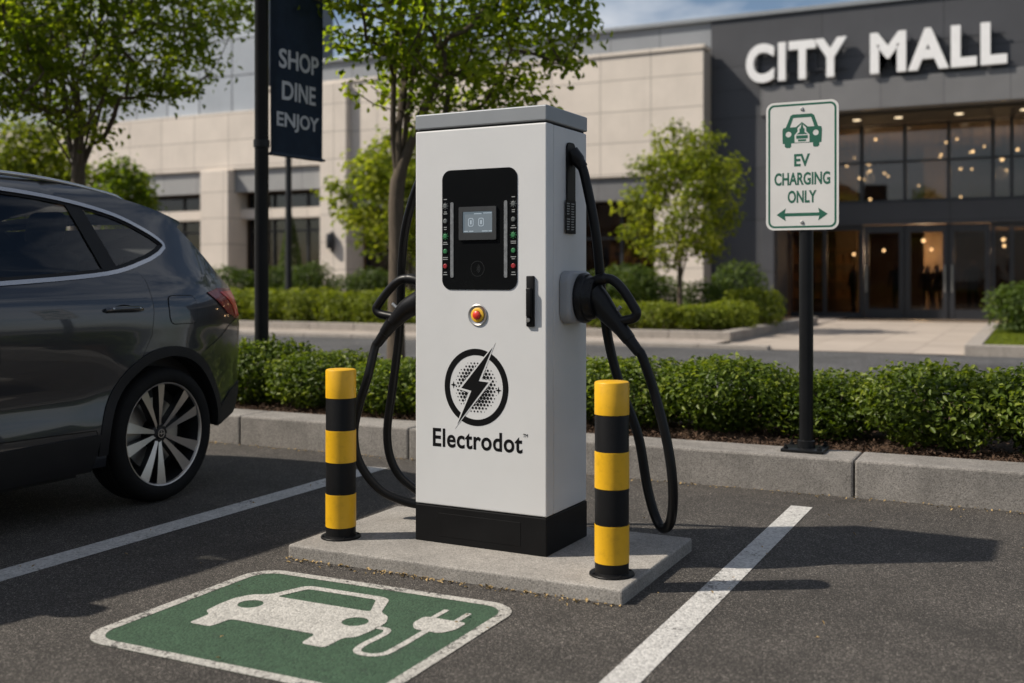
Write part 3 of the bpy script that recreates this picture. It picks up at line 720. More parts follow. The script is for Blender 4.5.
# ---------------------------------------------------------------- bollards
def bollard(x, y, h, label):
    t = thing('bollard', label, 'bollard', (x, y, PZ), 0, 'striped bollards on the concrete pad'); r = .066
    bm = B(); lathe(bm, [(r, .004), (r, h-.006), (r-.002, h-.002), (r-.006, h), (0, h+.001)], 48); obj('post', bm, MT['bblack'], t, 40)
    for a, b in ((.068, .262), (.452, .640), (.832, 1.0)):
        bm = B(); z0, z1 = a*h, b*h
        if b == 1.0: lathe(bm, [(r+.0012, z0), (r+.0014, h-.006), (r-.001, h-.001), (r-.006, h+.0012), (0, h+.0028)], 48)
        else: lathe(bm, [(r, z0-.0005), (r+.0012, z0), (r+.0012, z1), (r, z1+.0005)], 48)
        obj('yellow_band', bm, MT['yellow'], t, 40)
    bm = B(); lathe(bm, [(r+.0005, .014), (r+.002, .009), (.086, .008), (.088, .005), (.088, 0)], 40)
    for k in range(4):
        a = pi/4+k*pi/2; lathe(bm, [(.006, .008), (.006, .012), (.004, .013), (0, .013)], 6, M.Translation((.078*cos(a), .078*sin(a), 0)))
    obj('base_plate', bm, MT['bblack'], t, 30)
bollard(-2.7657, 3.9167, .742, 'yellow and black striped bollard left of the charger, beside the grey car')
bollard(-1.4757, 3.8837, .745, 'yellow and black striped bollard at the right front corner of the pad')
# ---------------------------------------------------------------- painted bay symbol
GX0, GX1, GY0, GY1 = -2.880, -1.682, 2.550, 3.525
sym = thing('bay_symbol', 'green painted bay panel with white car and plug on the asphalt', 'road marking', ((GX0+GX1)/2, (GY0+GY1)/2, 0))
def flat(name, loops, z, mat):
    bm = B(); ls = loops if isinstance(loops[0][0], (list, tuple)) else [loops]
    P = [p for l in ls for p in l]; vs = [bm.verts.new((x, y, z)) for x, y in P]
    for a, b, c in tessellate_polygon([[V((x, y, 0)) for x, y in l] for l in ls]):
        try: bm.faces.new((vs[a], vs[b], vs[c]))
        except ValueError: pass
    for f in bm.faces:
        f.normal_update()
        if f.normal.z < 0: f.normal_flip()
    me = bpy.data.meshes.new(name); bm.to_mesh(me); bm.free()
    return obj(name, me, mat, sym, world=True) if name in ('green_field', 'white_border') else obj(name, (me.transform(M.Translation((.014, -.008, 0))), me)[1], mat, sym, world=True)
flat('green_field', rrect(GX0, GX1, GY0, GY1, .13, 10), .0015, MT['green'])
flat('white_border', [rrect(GX0, GX1, GY0, GY1, .13, 10), rrect(GX0+.045, GX1-.045, GY0+.045, GY1-.045, .092, 10)[::-1]], .003, MT['border_white'])
def rnd(poly, k=4):
    """soften the corners of a polygon"""
    out = []; n = len(poly)
    for i in range(n):
        a, b, c = V(poly[i-1]), V(poly[i]), V(poly[(i+1) % n])
        l1, l2 = min(.02, (a-b).length*.4), min(.02, (c-b).length*.4)
        p, q = b+(a-b).normalized()*l1, b+(c-b).normalized()*l2
        for j in range(k+1):
            t = j/k; out.append(tuple(p*(1-t)**2 + b*2*t*(1-t) + q*t*t))
    return out
body = rnd([(-2.665, 2.855), (-2.665, 2.96), (-2.705, 2.985), (-2.715, 3.06), (-2.715, 3.15), (-2.685, 3.215), (-2.625, 3.245), (-2.575, 3.385), (-2.545, 3.405), (-2.215, 3.405), (-2.18, 3.385), (-2.125, 3.245),
            (-2.075, 3.215), (-2.045, 3.15), (-2.045, 3.06), (-2.055, 2.985), (-2.09, 2.96), (-2.09, 2.855), (-2.185, 2.855), (-2.195, 2.95), (-2.56, 2.95), (-2.57, 2.855)])
flat('car_icon', [body, rnd([(-2.585, 3.235), (-2.165, 3.235), (-2.225, 3.365), (-2.535, 3.365)])[::-1], circ(-2.612, 3.118, .047, 28)[::-1], circ(-2.150, 3.118, .047, 28)[::-1]], .003, MT['sym_white'])
cpth = [tuple(p.to_2d()) for p in smooth_path([(*p, 0) for p in ((-2.05, 3.10), (-2.005, 3.095), (-1.988, 3.05), (-1.992, 2.93), (-1.975, 2.875), (-1.93, 2.862), (-1.89, 2.885), (-1.878, 2.94), (-1.878, 3.14))], 8)]
flat('cord_icon', band(cpth, .026), .003, MT['sym_white'])
flat('plug_icon', rnd([(-1.962, 3.275), (-1.792, 3.275), (-1.792, 3.195), (-1.825, 3.14), (-1.925, 3.14), (-1.962, 3.195)]), .0035, MT['sym_white'])
for x in (-1.928, -1.836): flat('plug_prong', rrect(x-.011, x+.011, 3.27, 3.375, .006, 3), .003, MT['sym_white'])
# ---------------------------------------------------------------- sign on its post
SX0, SX1, SZ0, SZ1, SY = -1.422, -1.010, 1.480, 2.222, 6.272
sg = thing('parking_sign', 'white and green parking sign with two way arrow on a black post', 'sign', (-1.2, 6.31, .205))
SU, SZV, SN = V((1, 0, 0)), V((0, 0, 1)), V((0, -1, 0))
def spart(name, bm, mat, smooth=None, parent=None): return obj(name, bm, mat, parent or sg, smooth, world=True)
def sp_(bm, loops, t, off): return prism(bm, loops, V((0, SY, 0))+SN*off, SU, SZV, t, SN)
sq = lambda x, y: (SX0+(x-107)/270*(SX1-SX0), SZ1-(y-90+(x-107)/270*16*(1-(y-90)/478))/478*(SZ1-SZ0))
bm = B(); sp_(bm, rrect(SX0, SX1, SZ0, SZ1, .045, 8), .003, 0); board = spart('board', bm, MT['signwhite'], 30)
bm = B(); sp_(bm, [rrect(SX0+.013, SX1-.013, SZ0+.013, SZ1-.013, .036, 8), rrect(SX0+.024, SX1-.024, SZ0+.024, SZ1-.024, .027, 8)[::-1]], .0006, .003); spart('border', bm, MT['signgreen'], parent=board)
SM = (SX0+SX1)/2
def su(x, y): return (SM+(x-240)/270*(SX1-SX0), SZ1-(y-82)/482*(SZ1-SZ0))
bm = B()
outer = [su(*p) for p in ((170, 180), (180, 178), (197, 136), (206, 130), (276, 130), (285, 136), (300, 178), (312, 180), (314, 190), (312, 238), (304, 240), (304, 250), (298, 255), (285, 255), (281, 250), (281, 238), (200, 238), (200, 250), (195, 255), (182, 255), (176, 250), (176, 240), (168, 238), (167, 190))]
win = [su(*p) for p in ((195, 178), (208, 143), (274, 143), (286, 178), (262, 178), (240, 160), (218, 178))]
hl = [circ(*su(190, 204), .0165, 20), circ(*su(291, 202), .0165, 20)]
ins = [su(*p) for p in ((213, 236), (213, 208), (224, 196), (224, 182), (240, 166), (256, 182), (256, 196), (268, 208), (268, 236))]
sp_(bm, [outer, win[::-1], hl[0][::-1], hl[1][::-1]], .0006, .003); spart('car_icon', bm, MT['signgreen'], parent=board)
bm = B(); sp_(bm, ins, .0004, .0038); spart('plug_ground', bm, MT['signwhite'], parent=board)
bm = B()
sp_(bm, [su(*p) for p in ((220, 206), (231, 198), (231, 184), (250, 184), (250, 198), (261, 206))], .0005, .0043); sp_(bm, [su(*p) for p in ((235, 184), (238, 168), (243, 168), (246, 184))], .0005, .0043)
sp_(bm, [su(*p) for p in ((219, 210), (262, 210), (262, 222), (219, 222))], .0005, .0043); sp_(bm, [su(*p) for p in ((226, 225), (255, 225), (255, 232), (226, 232))], .0005, .0043)
spart('plug_icon', bm, MT['signgreen'], parent=board)
bm = B(); O_ = V((0, SY, 0))+SN*.003
for s_, x0, x1, y0, y1 in (('EV', 211, 270, 279, 326), ('CHARGING', 137, 344, 348, 396), ('ONLY', 187, 294, 416, 463)):
    a, b = su(x0, y1), su(x1, y0); text_on(bm, s_, O_, SU, SZV, a[0], b[0], a[1], b[1], .0006, .03)
spart('lettering', bm, MT['signgreen'], parent=board)
bm = B(); sp_(bm, [su(*p) for p in ((145, 506), (180, 482), (176, 500), (304, 500), (300, 482), (335, 506), (300, 530), (304, 512), (176, 512), (180, 530))], .0006, .003); spart('arrow', bm, MT['signgreen'], parent=board)
bm = B()
for y in (112, 536):
    u, z = su(241, y); lathe(bm, [(.011, 0), (.011, .002), (.007, .006), (0, .006)], 12, M.Translation((u, SY-.003, z)) @ M.Rotation(R(90), 4, 'X'))
spart('bolt', bm, MT['steel'], 30, board)
bm = B(); tube(bm, [(-1.2, 6.313, .21), (-1.2, 6.313, 2.16)], .040, 24); lathe(bm, [(.040, 0), (.03, .012), (0, .016)], 24, M.Translation((-1.2, 6.313, 2.16))); spart('post', bm, MT['blackpole'], 40)
bm = B(); box(bm, -1.325, -1.085, 6.20, 6.43, .205, .222, .004); lathe(bm, [(.041, .0), (.052, .0), (.05, .04), (.041, .045)], 24, M.Translation((-1.2, 6.313, .222)))
for x in (-1.3, -1.11):
    for y in (6.225, 6.405): lathe(bm, [(.014, 0), (.014, .012), (.007, .013), (.007, .026), (0, .026)], 6, M.Translation((x, y, .222)))
spart('base_plate', bm, MT['blackpole'], 30)
# ---------------------------------------------------------------- banner post and banner
BX, BY = -5.83, 7.12
bp = thing('banner_post', 'black round post standing in the hedge, carrying a navy banner', 'post', (BX, BY, .17))
bm = B(); lathe(bm, [(.058, 0), (.058, 5.6), (.066, 5.61), (.066, 5.66), (.03, 5.70), (0, 5.70)], 28); obj('pole', bm, MT['blackpole'], bp, 40)
bm = B(); lathe(bm, [(.11, .0), (.11, .03), (.075, .05), (.07, .16), (.058, .17)], 28); obj('base', bm, MT['blackpole'], bp, 40)
BW, BZ0, BZ1 = .66, 2.25, 4.75; dirb = V((.10, 1, 0)).normalized()
st = V((BX, BY, 0))+V((.06, .02, 0))
bm = B()
for z in (BZ0+.0, BZ1): tube(bm, [st+V((-.03, 0, z)), st+dirb*(BW+.03)+V((0, 0, z))], .011, 8)
arms = obj('arm', bm, MT['blackpole'], bp, 60, world=True)
bm = B()
for z in (2.33, 4.68): lathe(bm, [(.0585, -.03), (.068, -.03), (.068, .03), (.0585, .03)], 24, M.Translation((BX, BY, z)))
obj('clamp', bm, MT['blackpole'], bp, 40, world=True)
# banner cloth: one hanging sheet with a slight belly
bn = thing('banner', 'navy cloth banner lettered in pale capitals, hung from the black post', 'banner', st+V((0, 0, BZ0)))
nb = V((dirb.y, -dirb.x, 0))
def belly(u, z): return .016*sin(pi*u/BW)*sin(pi*(z-BZ0)/(BZ1-BZ0))+.006*sin(u*14+z*1.3)
bm = B(); nu, nz_ = 14, 40; gr = [[None]*(nz_+1) for _ in range(nu+1)]
for i in range(nu+1):
    for j in range(nz_+1):
        u = .02+(BW-.02)*i/nu; z = BZ0+.004+(BZ1-BZ0-.008)*j/nz_
        gr[i][j] = bm.verts.new(st+dirb*u+nb*belly(u, z)+V((0, 0, z)))
for i in range(nu):
    for j in range(nz_): bm.faces.new((gr[i][j], gr[i+1][j], gr[i+1][j+1], gr[i][j+1]))
bmesh.ops.solidify(bm, geom=bm.faces[:], thickness=.003)
obj('cloth', bm, MT['banner'], bn, 60, world=True)
bm = B()
for z in (BZ0, BZ1): tube(bm, [st+dirb*.02+V((0, 0, z)), st+dirb*(BW-.005)+V((0, 0, z))], .017, 10)
obj('hem', bm, MT['banner'], bn, 60, world=True)
for s_, u0, u1, z0, z1 in (('SHOP', .11, .60, 2.985, 3.15), ('DINE', .145, .565, 2.72, 2.88), ('ENJOY', .09, .61, 2.455, 2.615)):
    bm = B(); text_on(bm, s_, st+nb*.0, dirb, V((0, 0, 1)), u0, u1, z0, z1, .002, .022)
    for v in bm.verts:
        u = (v.co-st).dot(dirb); v.co += nb*(belly(u, v.co.z)+.005)
    obj('lettering', bm, MT['bannertext'], bn, world=True)
# second post, far side of the drive
p2 = thing('lamp_post', 'slim dark lamp post by the far shop windows, behind the navy banner', 'lamp post', (-17.15, 22, .22))
bm = B(); lathe(bm, [(.12, 0), (.12, .5), (.085, .55), (.075, 7.2), (0, 7.2)], 20); obj('pole', bm, MT['blackpole'], p2, 40)
bm = B(); box(bm, -.1, 1.1, -.12, .12, 7.2, 7.28, .02); obj('lamp_head', bm, MT['blackpole'], p2, 40)
# ---------------------------------------------------------------- foliage
import numpy as np
def leaf_mesh(name, P, N, size, mat, rng, fold=.25, asp=.55, tint=None):
    """one mesh of many small folded leaves: P positions, N facing directions (n,3)"""
    n = len(P); N = N/np.linalg.norm(N, axis=1, keepdims=True)
    T = np.cross(N, rng.normal(size=(n, 3))); T /= np.linalg.norm(T, axis=1, keepdims=True); Bt = np.cross(N, T)
    L = (size*rng.uniform(.65, 1.25, n))[:, None]; Wd = L*asp
    base = P - T*L*.5; tip = P + T*L*.5 - N*L*.12; up = N*Wd*fold
    l0 = P - T*L*.18 + Bt*Wd*.46 + up; l1 = P + T*L*.16 + Bt*Wd*.40 + up*.9
    r0 = P - T*L*.18 - Bt*Wd*.46 + up; r1 = P + T*L*.16 - Bt*Wd*.40 + up*.9
    vs = np.stack([base, l0, l1, tip, r1, r0], 1).reshape(-1, 3)
    k = np.arange(n)[:, None]*6
    fs = np.concatenate([k+np.array([[0, 3, 2, 1]]), k+np.array([[0, 5, 4, 3]])], 1).reshape(-1, 4)
    me = bpy.data.meshes.new(name); me.vertices.add(len(vs)); me.vertices.foreach_set('co', vs.astype(np.float32).ravel())
    me.loops.add(fs.size); me.loops.foreach_set('vertex_index', fs.astype(np.int32).ravel())
    me.polygons.add(len(fs)); me.polygons.foreach_set('loop_start', np.arange(0, fs.size, 4, dtype=np.int32))
    me.update(calc_edges=True)
    at = me.attributes.new('tint', 'FLOAT', 'FACE')
    tv = rng.beta(2, 2.2, n) if tint is None else np.clip(tint, 0, 1)
    at.data.foreach_set('value', np.repeat(tv, 2).astype(np.float32)); me.materials.append(mat)
    return me
def shrub_mesh(seed, w, d, h, n, size, mat, boxy=.5, lumps=14, lift=.06, spray=0):
    """a clipped shrub: leaves through a lumpy volume, densest near the surface; base at z = 0"""
    rng = np.random.default_rng(seed)
    u = rng.normal(size=(n, 3)); u /= np.linalg.norm(u, axis=1, keepdims=True)
    pw = 1/(2+boxy*5); q = np.abs(u)**(2.0) ; k = (np.abs(u[:, 0])**(2+boxy*4)+np.abs(u[:, 1])**(2+boxy*4)+np.abs(u[:, 2])**(2+boxy*4))**(-1/(2+boxy*4))
    u2 = u*k[:, None]
    c = rng.normal(size=(lumps, 3)); c /= np.linalg.norm(c, axis=1, keepdims=True)
    bumpf = np.max(u@c.T, axis=1); bumpf = (bumpf-.6)*.55
    r = rng.uniform(.12, 1., n)**.42*(1+bumpf+rng.normal(0, .05, n))
    P = u2*r[:, None]*np.array([w/2, d/2, h/2])+np.array([0, 0, h/2+lift])
    keep = P[:, 2] > .015
    P, u2, r, bumpf = P[keep], u2[keep], r[keep], bumpf[keep]
    N = u2*np.array([1/w, 1/d, 1/h])*w*.7+rng.normal(0, .75, P.shape)+np.array([0, 0, .55])
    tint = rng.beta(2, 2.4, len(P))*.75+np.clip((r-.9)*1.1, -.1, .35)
    if spray:                                   # young shoots standing out of the top
        m = spray; sx = rng.uniform(-w*.45, w*.45, m); sy = rng.uniform(-d*.45, d*.45, m)
        PP, NN, TT = [], [], []
        for i in range(m):
            hh = rng.uniform(.03, .09); z0 = h*(1-.25*((2*sx[i]/w)**2+(2*sy[i]/d)**2))+lift-.03; ln = rng.normal(0, .25, 2)
            for j in range(6):
                f = j/5; PP.append([sx[i]+ln[0]*hh*f, sy[i]+ln[1]*hh*f, z0+hh*f]); NN.append(rng.normal(0, .7, 3)+[0, 0, .7]); TT.append(rng.uniform(.55, 1.))
        P = np.concatenate([P, PP]); N = np.concatenate([N, NN]); tint = np.concatenate([tint, TT])
    return leaf_mesh('foliage', P, N, size, mat, rng, tint=tint)
def stems_mesh(seed, w, d, h, n=9, r=.008):
    rr = random.Random(seed); bm = B()
    for i in range(n):
        x, y = rr.uniform(-.1, .1)*w, rr.uniform(-.1, .1)*d; a = rr.uniform(0, 2*pi); s = rr.uniform(.2, .42)
        tube(bm, [(x, y, -.06), (x+cos(a)*w*s*.4, y+sin(a)*d*s*.4, h*.4), (x+cos(a)*w*s, y+sin(a)*d*s, h*.8)], [r, r*.8, r*.4], 5, False)
    me = bpy.data.meshes.new('stems'); bm.to_mesh(me); bm.free(); me.materials.append(MT['barkdark']); return me
def plant(name, fol, stem, loc, rz, sc, label, cat, group=None):
    t = thing(name, label, cat, loc, rz, group); t.scale = sc if isinstance(sc, tuple) else (sc, sc, sc)
    obj('foliage', fol, None, t)
    if stem: obj('stems', stem, None, t)
    return t
# the hedge behind the near kerb: one shrub after another
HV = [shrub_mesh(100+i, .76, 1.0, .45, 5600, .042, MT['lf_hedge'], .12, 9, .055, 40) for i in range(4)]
HS = [stems_mesh(50+i, .8, .9, .5, 12) for i in range(2)]
rr = random.Random(17)
hx = -9.3; hedge_x = []
while hx < 2.3: hedge_x.append(hx); hx += rr.uniform(.60, .74)
for i, x in enumerate(hedge_x):
    near = lambda a, w=.33: abs(x-a) < w
    y = 7.13+rr.uniform(-.05, .05) + (.10 if near(-1.2, .45) else 0)
    pxl = 512+1069.8*((.8977*x+.4405*y)/(-.4405*x+.8977*y))
    if pxl < 240: lab = 'hedge shrub of small glossy leaves hidden behind the grey car'
    elif pxl < 330: lab = 'hedge shrub between the tail of the grey car and the left bollard'
    elif pxl < 415: lab = 'hedge shrub seen between the left bollard and the charger'
    elif pxl < 590: lab = 'hedge shrub standing behind the white charger'
    elif pxl < 700: lab = 'hedge shrub right of the charger, behind the hanging right cable'
    elif pxl < 780: lab = 'hedge shrub just left of the black sign post'
    elif pxl < 845: lab = 'hedge shrub directly behind the black sign post'
    elif pxl < 945: lab = 'hedge shrub just right of the sign post, above the kerb joint'
    else: lab = 'hedge shrub at the right end of the hedge'
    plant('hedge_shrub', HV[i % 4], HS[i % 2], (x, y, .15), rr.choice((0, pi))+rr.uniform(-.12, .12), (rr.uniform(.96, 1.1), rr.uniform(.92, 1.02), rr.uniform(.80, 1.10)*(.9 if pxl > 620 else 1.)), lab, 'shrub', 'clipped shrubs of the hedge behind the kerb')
# ---------------------------------------------------------------- trees grown from attraction points
def tree_meshes(seed, fork, h, cw, cbase, r0, nclus, per, leafsize, lmat, spread=.24, lean=(0, 0), limbs=5, dens_low=1., coff=(0, 0), vase=(.7, 1.2)):
    rng = np.random.default_rng(seed); rr = random.Random(seed)
    nodes = [V((0, 0, -.1)), V((lean[0]*.2, lean[1]*.2, fork*.33)), V((lean[0]*.6, lean[1]*.6, fork*.66)), V((lean[0], lean[1], fork))]; par = [-1, 0, 1, 2]
    ctr = V((lean[0]+coff[0], lean[1]+coff[1], (h+cbase)/2)); rz_ = (h-cbase)/2
    def grow_to(p, start, k, bend):
        a = nodes[start]; d = p-a; prev = start
        for i in range(1, k+1):
            f = i/k; q = a+d*f+V((0, 0, bend*sin(pi*f)*d.length))+V((rr.gauss(0, .02), rr.gauss(0, .02), rr.gauss(0, .02)))*d.length
            nodes.append(q); par.append(prev); prev = len(nodes)-1
        return prev
    for k in range(limbs):                       # the big limbs, some forking below the top of the stem
        a = 2*pi*(k+rr.uniform(-.25, .25))/limbs; el = rr.uniform(*vase)
        tgt = ctr+V((cos(a)*cw/2*.62*(1.15-el*.7), sin(a)*cw/2*.62*(1.15-el*.7), rz_*(el*1.25-.55)))
        grow_to(tgt, rr.choice((3, 3, 3, 2) if fork > 1.2 else (3,)), 5, -.06)
    grow_to(ctr+V((rr.uniform(-.1, .1), rr.uniform(-.1, .1), rz_*.75)), 3, 6, 0)
    att = []
    # uneven outline: a few big lobes and holes
    lob = rng.normal(size=(16, 3)); lob /= np.linalg.norm(lob, axis=1, keepdims=True); lw = rng.uniform(-.25, .22, 16)
    while len(att) < nclus:
        u = rng.normal(size=3); u /= np.linalg.norm(u); s = rng.uniform(.12, 1.)**.45
        dd = lob@u; s *= 1+float(np.sum(lw*np.clip(dd-.72, 0, 1)*4))
        zz = u[2]; s2 = s*(1. if zz > -.2 else dens_low)
        att.append(ctr+V((u[0]*cw/2*s2*(1-.22*max(0, zz)), u[1]*cw/2*s2*(1-.22*max(0, zz)), u[2]*rz_*s2)))
    att.sort(key=lambda p: (p-nodes[3]).length)
    tips = []
    for p in att:
        A = np.array([tuple(q) for q in nodes]); dv = A-np.array(p); dist = np.sqrt((dv**2).sum(1))
        dist[:3] += 10
        up = np.clip(A[:, 2]-p.z+.05, 0, None)*1.6; out = np.clip(np.hypot(A[:, 0]-lean[0], A[:, 1]-lean[1])-hypot(p.x-lean[0], p.y-lean[1]), 0, None)*1.5
        j = int(np.argmin(dist+up+out)); k = 2 if dist[j] < .3 else 3
        tips.append(grow_to(p, j, k, -.07))
    n = len(nodes); wt = [0.]*n; kids = [[] for _ in range(n)]
    for i in range(n-1, 0, -1): kids[par[i]].append(i)
    for i in range(n-1, -1, -1):
        wt[i] = max(wt[i], 1.)
        if par[i] >= 0: wt[par[i]] = wt[par[i]]+wt[i] if wt[par[i]] else wt[i]
    rad = [r0*max(.05, (.74*(w/wt[3])**.40 if w > 12 else .74*(w/12)**.5*(12/wt[3])**.40)) for w in wt]
    rad[0], rad[1], rad[2], rad[3] = r0*1.35, r0*1.1, r0*1.02, r0*.98
    bm = B(); seen = set()
    def chain(i):
        c = [i]
        while kids[c[-1]]:
            nx_ = max(kids[c[-1]], key=lambda q: wt[q]); c.append(nx_); seen.add(nx_)
        return c
    stack = [0]; order = sorted(range(1, n), key=lambda q: q)
    c = chain(0); tube(bm, smooth_path([nodes[q] for q in c], 3), np.interp(np.linspace(0, len(c)-1, (len(c)-1)*3+1), range(len(c)), [rad[q] for q in c]).tolist(), 10, False)
    for i in order:
        if i in seen: continue
        c = [par[i]]+chain(i); seen.add(i)
        rs = [min(rad[par[i]]*.8, rad[i]*1.15)]+[rad[q] for q in c[1:]]
        tube(bm, [nodes[q] for q in c], rs, 6 if rs[0] > r0*.2 else 4, False)
    trunk = bpy.data.meshes.new('trunk'); bm.to_mesh(trunk); bm.free(); trunk.materials.append(MT['bark']); shade(trunk, 60)
    P, N, T = [], [], []
    for t in tips:
        c = np.array(nodes[t]); base = rng.uniform(.2, .8); m = int(per*rng.uniform(.55, 1.4))
        q = rng.normal(0, spread, (m, 3))*np.array([1, 1, .72]); P.append(c+q)
        N.append(q*1.2/spread*.5+rng.normal(0, .6, (m, 3))+np.array([0, 0, .9])); T.append(np.clip(rng.normal(base, .18, m), 0, 1))
    P = np.concatenate(P); N = np.concatenate(N); T = np.concatenate(T)
    crown = leaf_mesh('crown', P, N, leafsize, lmat, rng, tint=T, asp=.6)
    return trunk, crown
def tree(name, ms, loc, rz, label, sc=1., cat='tree'):
    t = thing(name, label, cat, loc, rz); t.scale = (sc, sc, sc); obj('trunk', ms[0], None, t); obj('crown', ms[1], None, t); return t
tm = tree_meshes(12, 1.95, 5.6, 2.75, 2.42, .076, 345, 38, .083, MT['lf_tree'], .115, (.02, 0), 6, 1., (.50, .22))
tree('street_tree', tm, (-5.54, 8.75, .17), 0, 'leafy young tree behind the charger, its forked trunk beside the left cable')
tm = tree_meshes(23, 2.2, 6.0, 3.9, 2.55, .078, 470, 38, .084, MT['lf_tree'], .12, (.05, 0), 7, 1., (-.12, -.05))
tree('street_tree', tm, (-9.86, 8.75, .17), .6, 'broad leafy tree rising behind the roof of the grey car')
tm = tree_meshes(31, 1.45, 4.75, 2.95, 1.35, .055, 190, 34, .125, MT['lf_light'], .15, (0, 0), 6)
tree('young_tree', tm, (-7.13, 23.0, .165), .3, 'small pale green tree with a thin trunk in the shrub bed left of the entrance', .95)
tm2 = tree_meshes(37, 1.4, 5.4, 4.2, 1.9, .07, 190, 36, .18, MT['lf_light'], .22, (0, 0), 5)
tree('young_tree', tm2, (-24.7, 20.3, .165), 0, 'pale green tree at the left edge, beyond the tree behind the car')
tree('young_tree', tm2, (-13.1, 21.3, .165), 2.1, 'small green tree half hidden behind the forked trunk left of the charger', .86)
tm3 = tree_meshes(41, 1.2, 4.15, 1.55, 2.4, .05, 90, 30, .15, MT['lf_tree'], .15, (0, 0), 5)
tree('bushy_tree', tm3, (-21.7, 21.0, .165), 0, 'low bushy tree seen just over the roof of the grey car')
# topiary cone by the shop window
rng = np.random.default_rng(5); n = 4200
zz = rng.uniform(0, 1, n)**1.35; ang = rng.uniform(0, 2*pi, n); rad_ = (1-zz)**.75*rng.uniform(.55, 1., n)**.4
P = np.stack([np.cos(ang)*rad_*.58, np.sin(ang)*rad_*.58, .25+zz*2.9], 1); N = P*np.array([1, 1, 0])+rng.normal(0, .3, P.shape)+[0, 0, .4]
plant('topiary', leaf_mesh('foliage', P, N, .085, MT['lf_dark'], rng), stems_mesh(3, .3, .3, 1.2, 5, .03), (-21.9, 28.2, .165), 0, 1, 'tall clipped evergreen cone between the shop window and the lamp post', 'topiary')
# far shrubs
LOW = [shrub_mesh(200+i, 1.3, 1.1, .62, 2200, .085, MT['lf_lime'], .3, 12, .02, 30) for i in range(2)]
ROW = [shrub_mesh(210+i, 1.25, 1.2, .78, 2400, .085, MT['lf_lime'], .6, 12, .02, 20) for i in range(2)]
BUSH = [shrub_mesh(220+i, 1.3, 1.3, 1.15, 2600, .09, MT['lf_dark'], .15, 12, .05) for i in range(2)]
ST = stems_mesh(60, 1.2, 1.1, .7, 8, .015); rr = random.Random(40)
x = -21.5; k = 0
while x < -9.2:                                     # long low hedge on the far side, behind the footway
    pxl = 512+1069.8*((.8977*x+.4405*20.5)/(-.4405*x+.8977*20.5))
    lab = 'light green low shrub of the far hedge, seen between the car and the charger' if 215 < pxl < 415 else ('light green low shrub of the far hedge hidden behind the car' if pxl <= 215 else 'light green low shrub of the far hedge hidden behind the charger')
    plant('low_shrub', ROW[k % 2], ST, (x, 20.6+rr.uniform(-.1, .1), .15), rr.uniform(0, 6), (1, 1, rr.uniform(.85, .98)), lab, 'shrub', 'shrubs of the far hedge'); x += rr.uniform(.95, 1.1); k += 1
def far_bush(pxx, Y, w, h, ms, label, z=.165, nm='round_bush'):
    q = (pxx-512)/1069.8; X = Y*(q*.8977-.4405)/(q*.4405+.8977)
    sx = w/1.3; mh = 1.2 if ms is BUSH else .66
    plant(nm, ms[k % 2], ST, (X, Y, z), rr.uniform(0, 6), (sx, sx, h/mh), label, 'bush')
for a in ((233, 24.5, 1.5, 1.35, BUSH, 'dark round bush above the far hedge, just right of the car tail'),
          (272, 25.2, 1.3, 1.3, BUSH, 'dark round bush behind the banner post'),
          (308, 24.5, 1.3, 1.45, BUSH, 'dark round bush under the sconce pier, right of the banner post'),
          (345, 25, 1.2, 1.05, BUSH, 'small dark bush at the foot of the sconce pier'),
          (374, 25.5, 1.3, 1.3, BUSH, 'dark bush left of the forked trunk'),
          (604, 23.5, 1.5, 1.15, BUSH, 'dark bush right of the charger, under the shop window'),
          (632, 25, 1.5, 1.35, BUSH, 'dark bush left of the thin young trunk, behind the lime shrubs'),
          (664, 26, 1.4, 1.0, BUSH, 'dark bush just behind the thin young trunk'),
          (706, 24, 1.0, .95, BUSH, 'mid green round bush right of the thin young trunk'),
          (738, 26.4, 1.25, 1.35, BUSH, 'tall dark bush against the charcoal wall'),
          (752, 23.2, 1.15, .80, LOW, 'lime green mounded shrub at the corner of the bed by the plaza'),
          (730, 21.6, .95, .55, LOW, 'low lime shrub at the near right corner of the stone edged bed'),
          (697, 21, 1.25, .50, LOW, 'low lime shrub in front of the thin young trunk'),
          (655, 20.9, 1.2, .54, LOW, 'low lime shrub right of the right charging gun'),
          (612, 20.9, 1.3, .58, LOW, 'low lime shrub just beside the right charging gun')):
    k += 1; far_bush(*a)
far_bush(1034, 22.6, 1.45, 1.0, BUSH, 'round green bush on the lawn by the entrance plaza', .12)
# short turf on the right bed
rng = np.random.default_rng(77); n = 16000
P = np.stack([rng.uniform(-.75, 3.2, n), rng.uniform(18.3, 24, n), np.full(n, .165)], 1); N = np.stack([rng.normal(0, 1, n), rng.normal(0, 1, n), rng.uniform(0, .3, n)], 1)
g = obj('grass', leaf_mesh('grass', P, N, .06, MT['lf_lime'], rng, asp=.25), None); g['kind'] = 'stuff'
# dry bits gathered along the foot of the kerb and the pad
rng = np.random.default_rng(9); n = 420
xs = rng.uniform(-6.5, 2.2, n); P = np.stack([xs, KY-.012-np.abs(rng.normal(0, .045, n)), rng.uniform(.004, .010, n)], 1)
m = 160; P2 = np.stack([rng.uniform(PX0, PX1, m), PY0-.008-np.abs(rng.normal(0, .025, m)), rng.uniform(.003, .008, m)], 1)
m = 60; P3 = np.stack([rng.uniform(-4, 1, m), rng.uniform(2.4, 6, m), rng.uniform(.011, .013, m)], 1)
P = np.concatenate([P, P2, P3]); N = rng.normal(0, .35, P.shape)+[0, 0, 1]
g = obj('leaf_litter', leaf_mesh('leaf_litter', P, N, .017, MT['dry'], rng), None); g['kind'] = 'stuff'
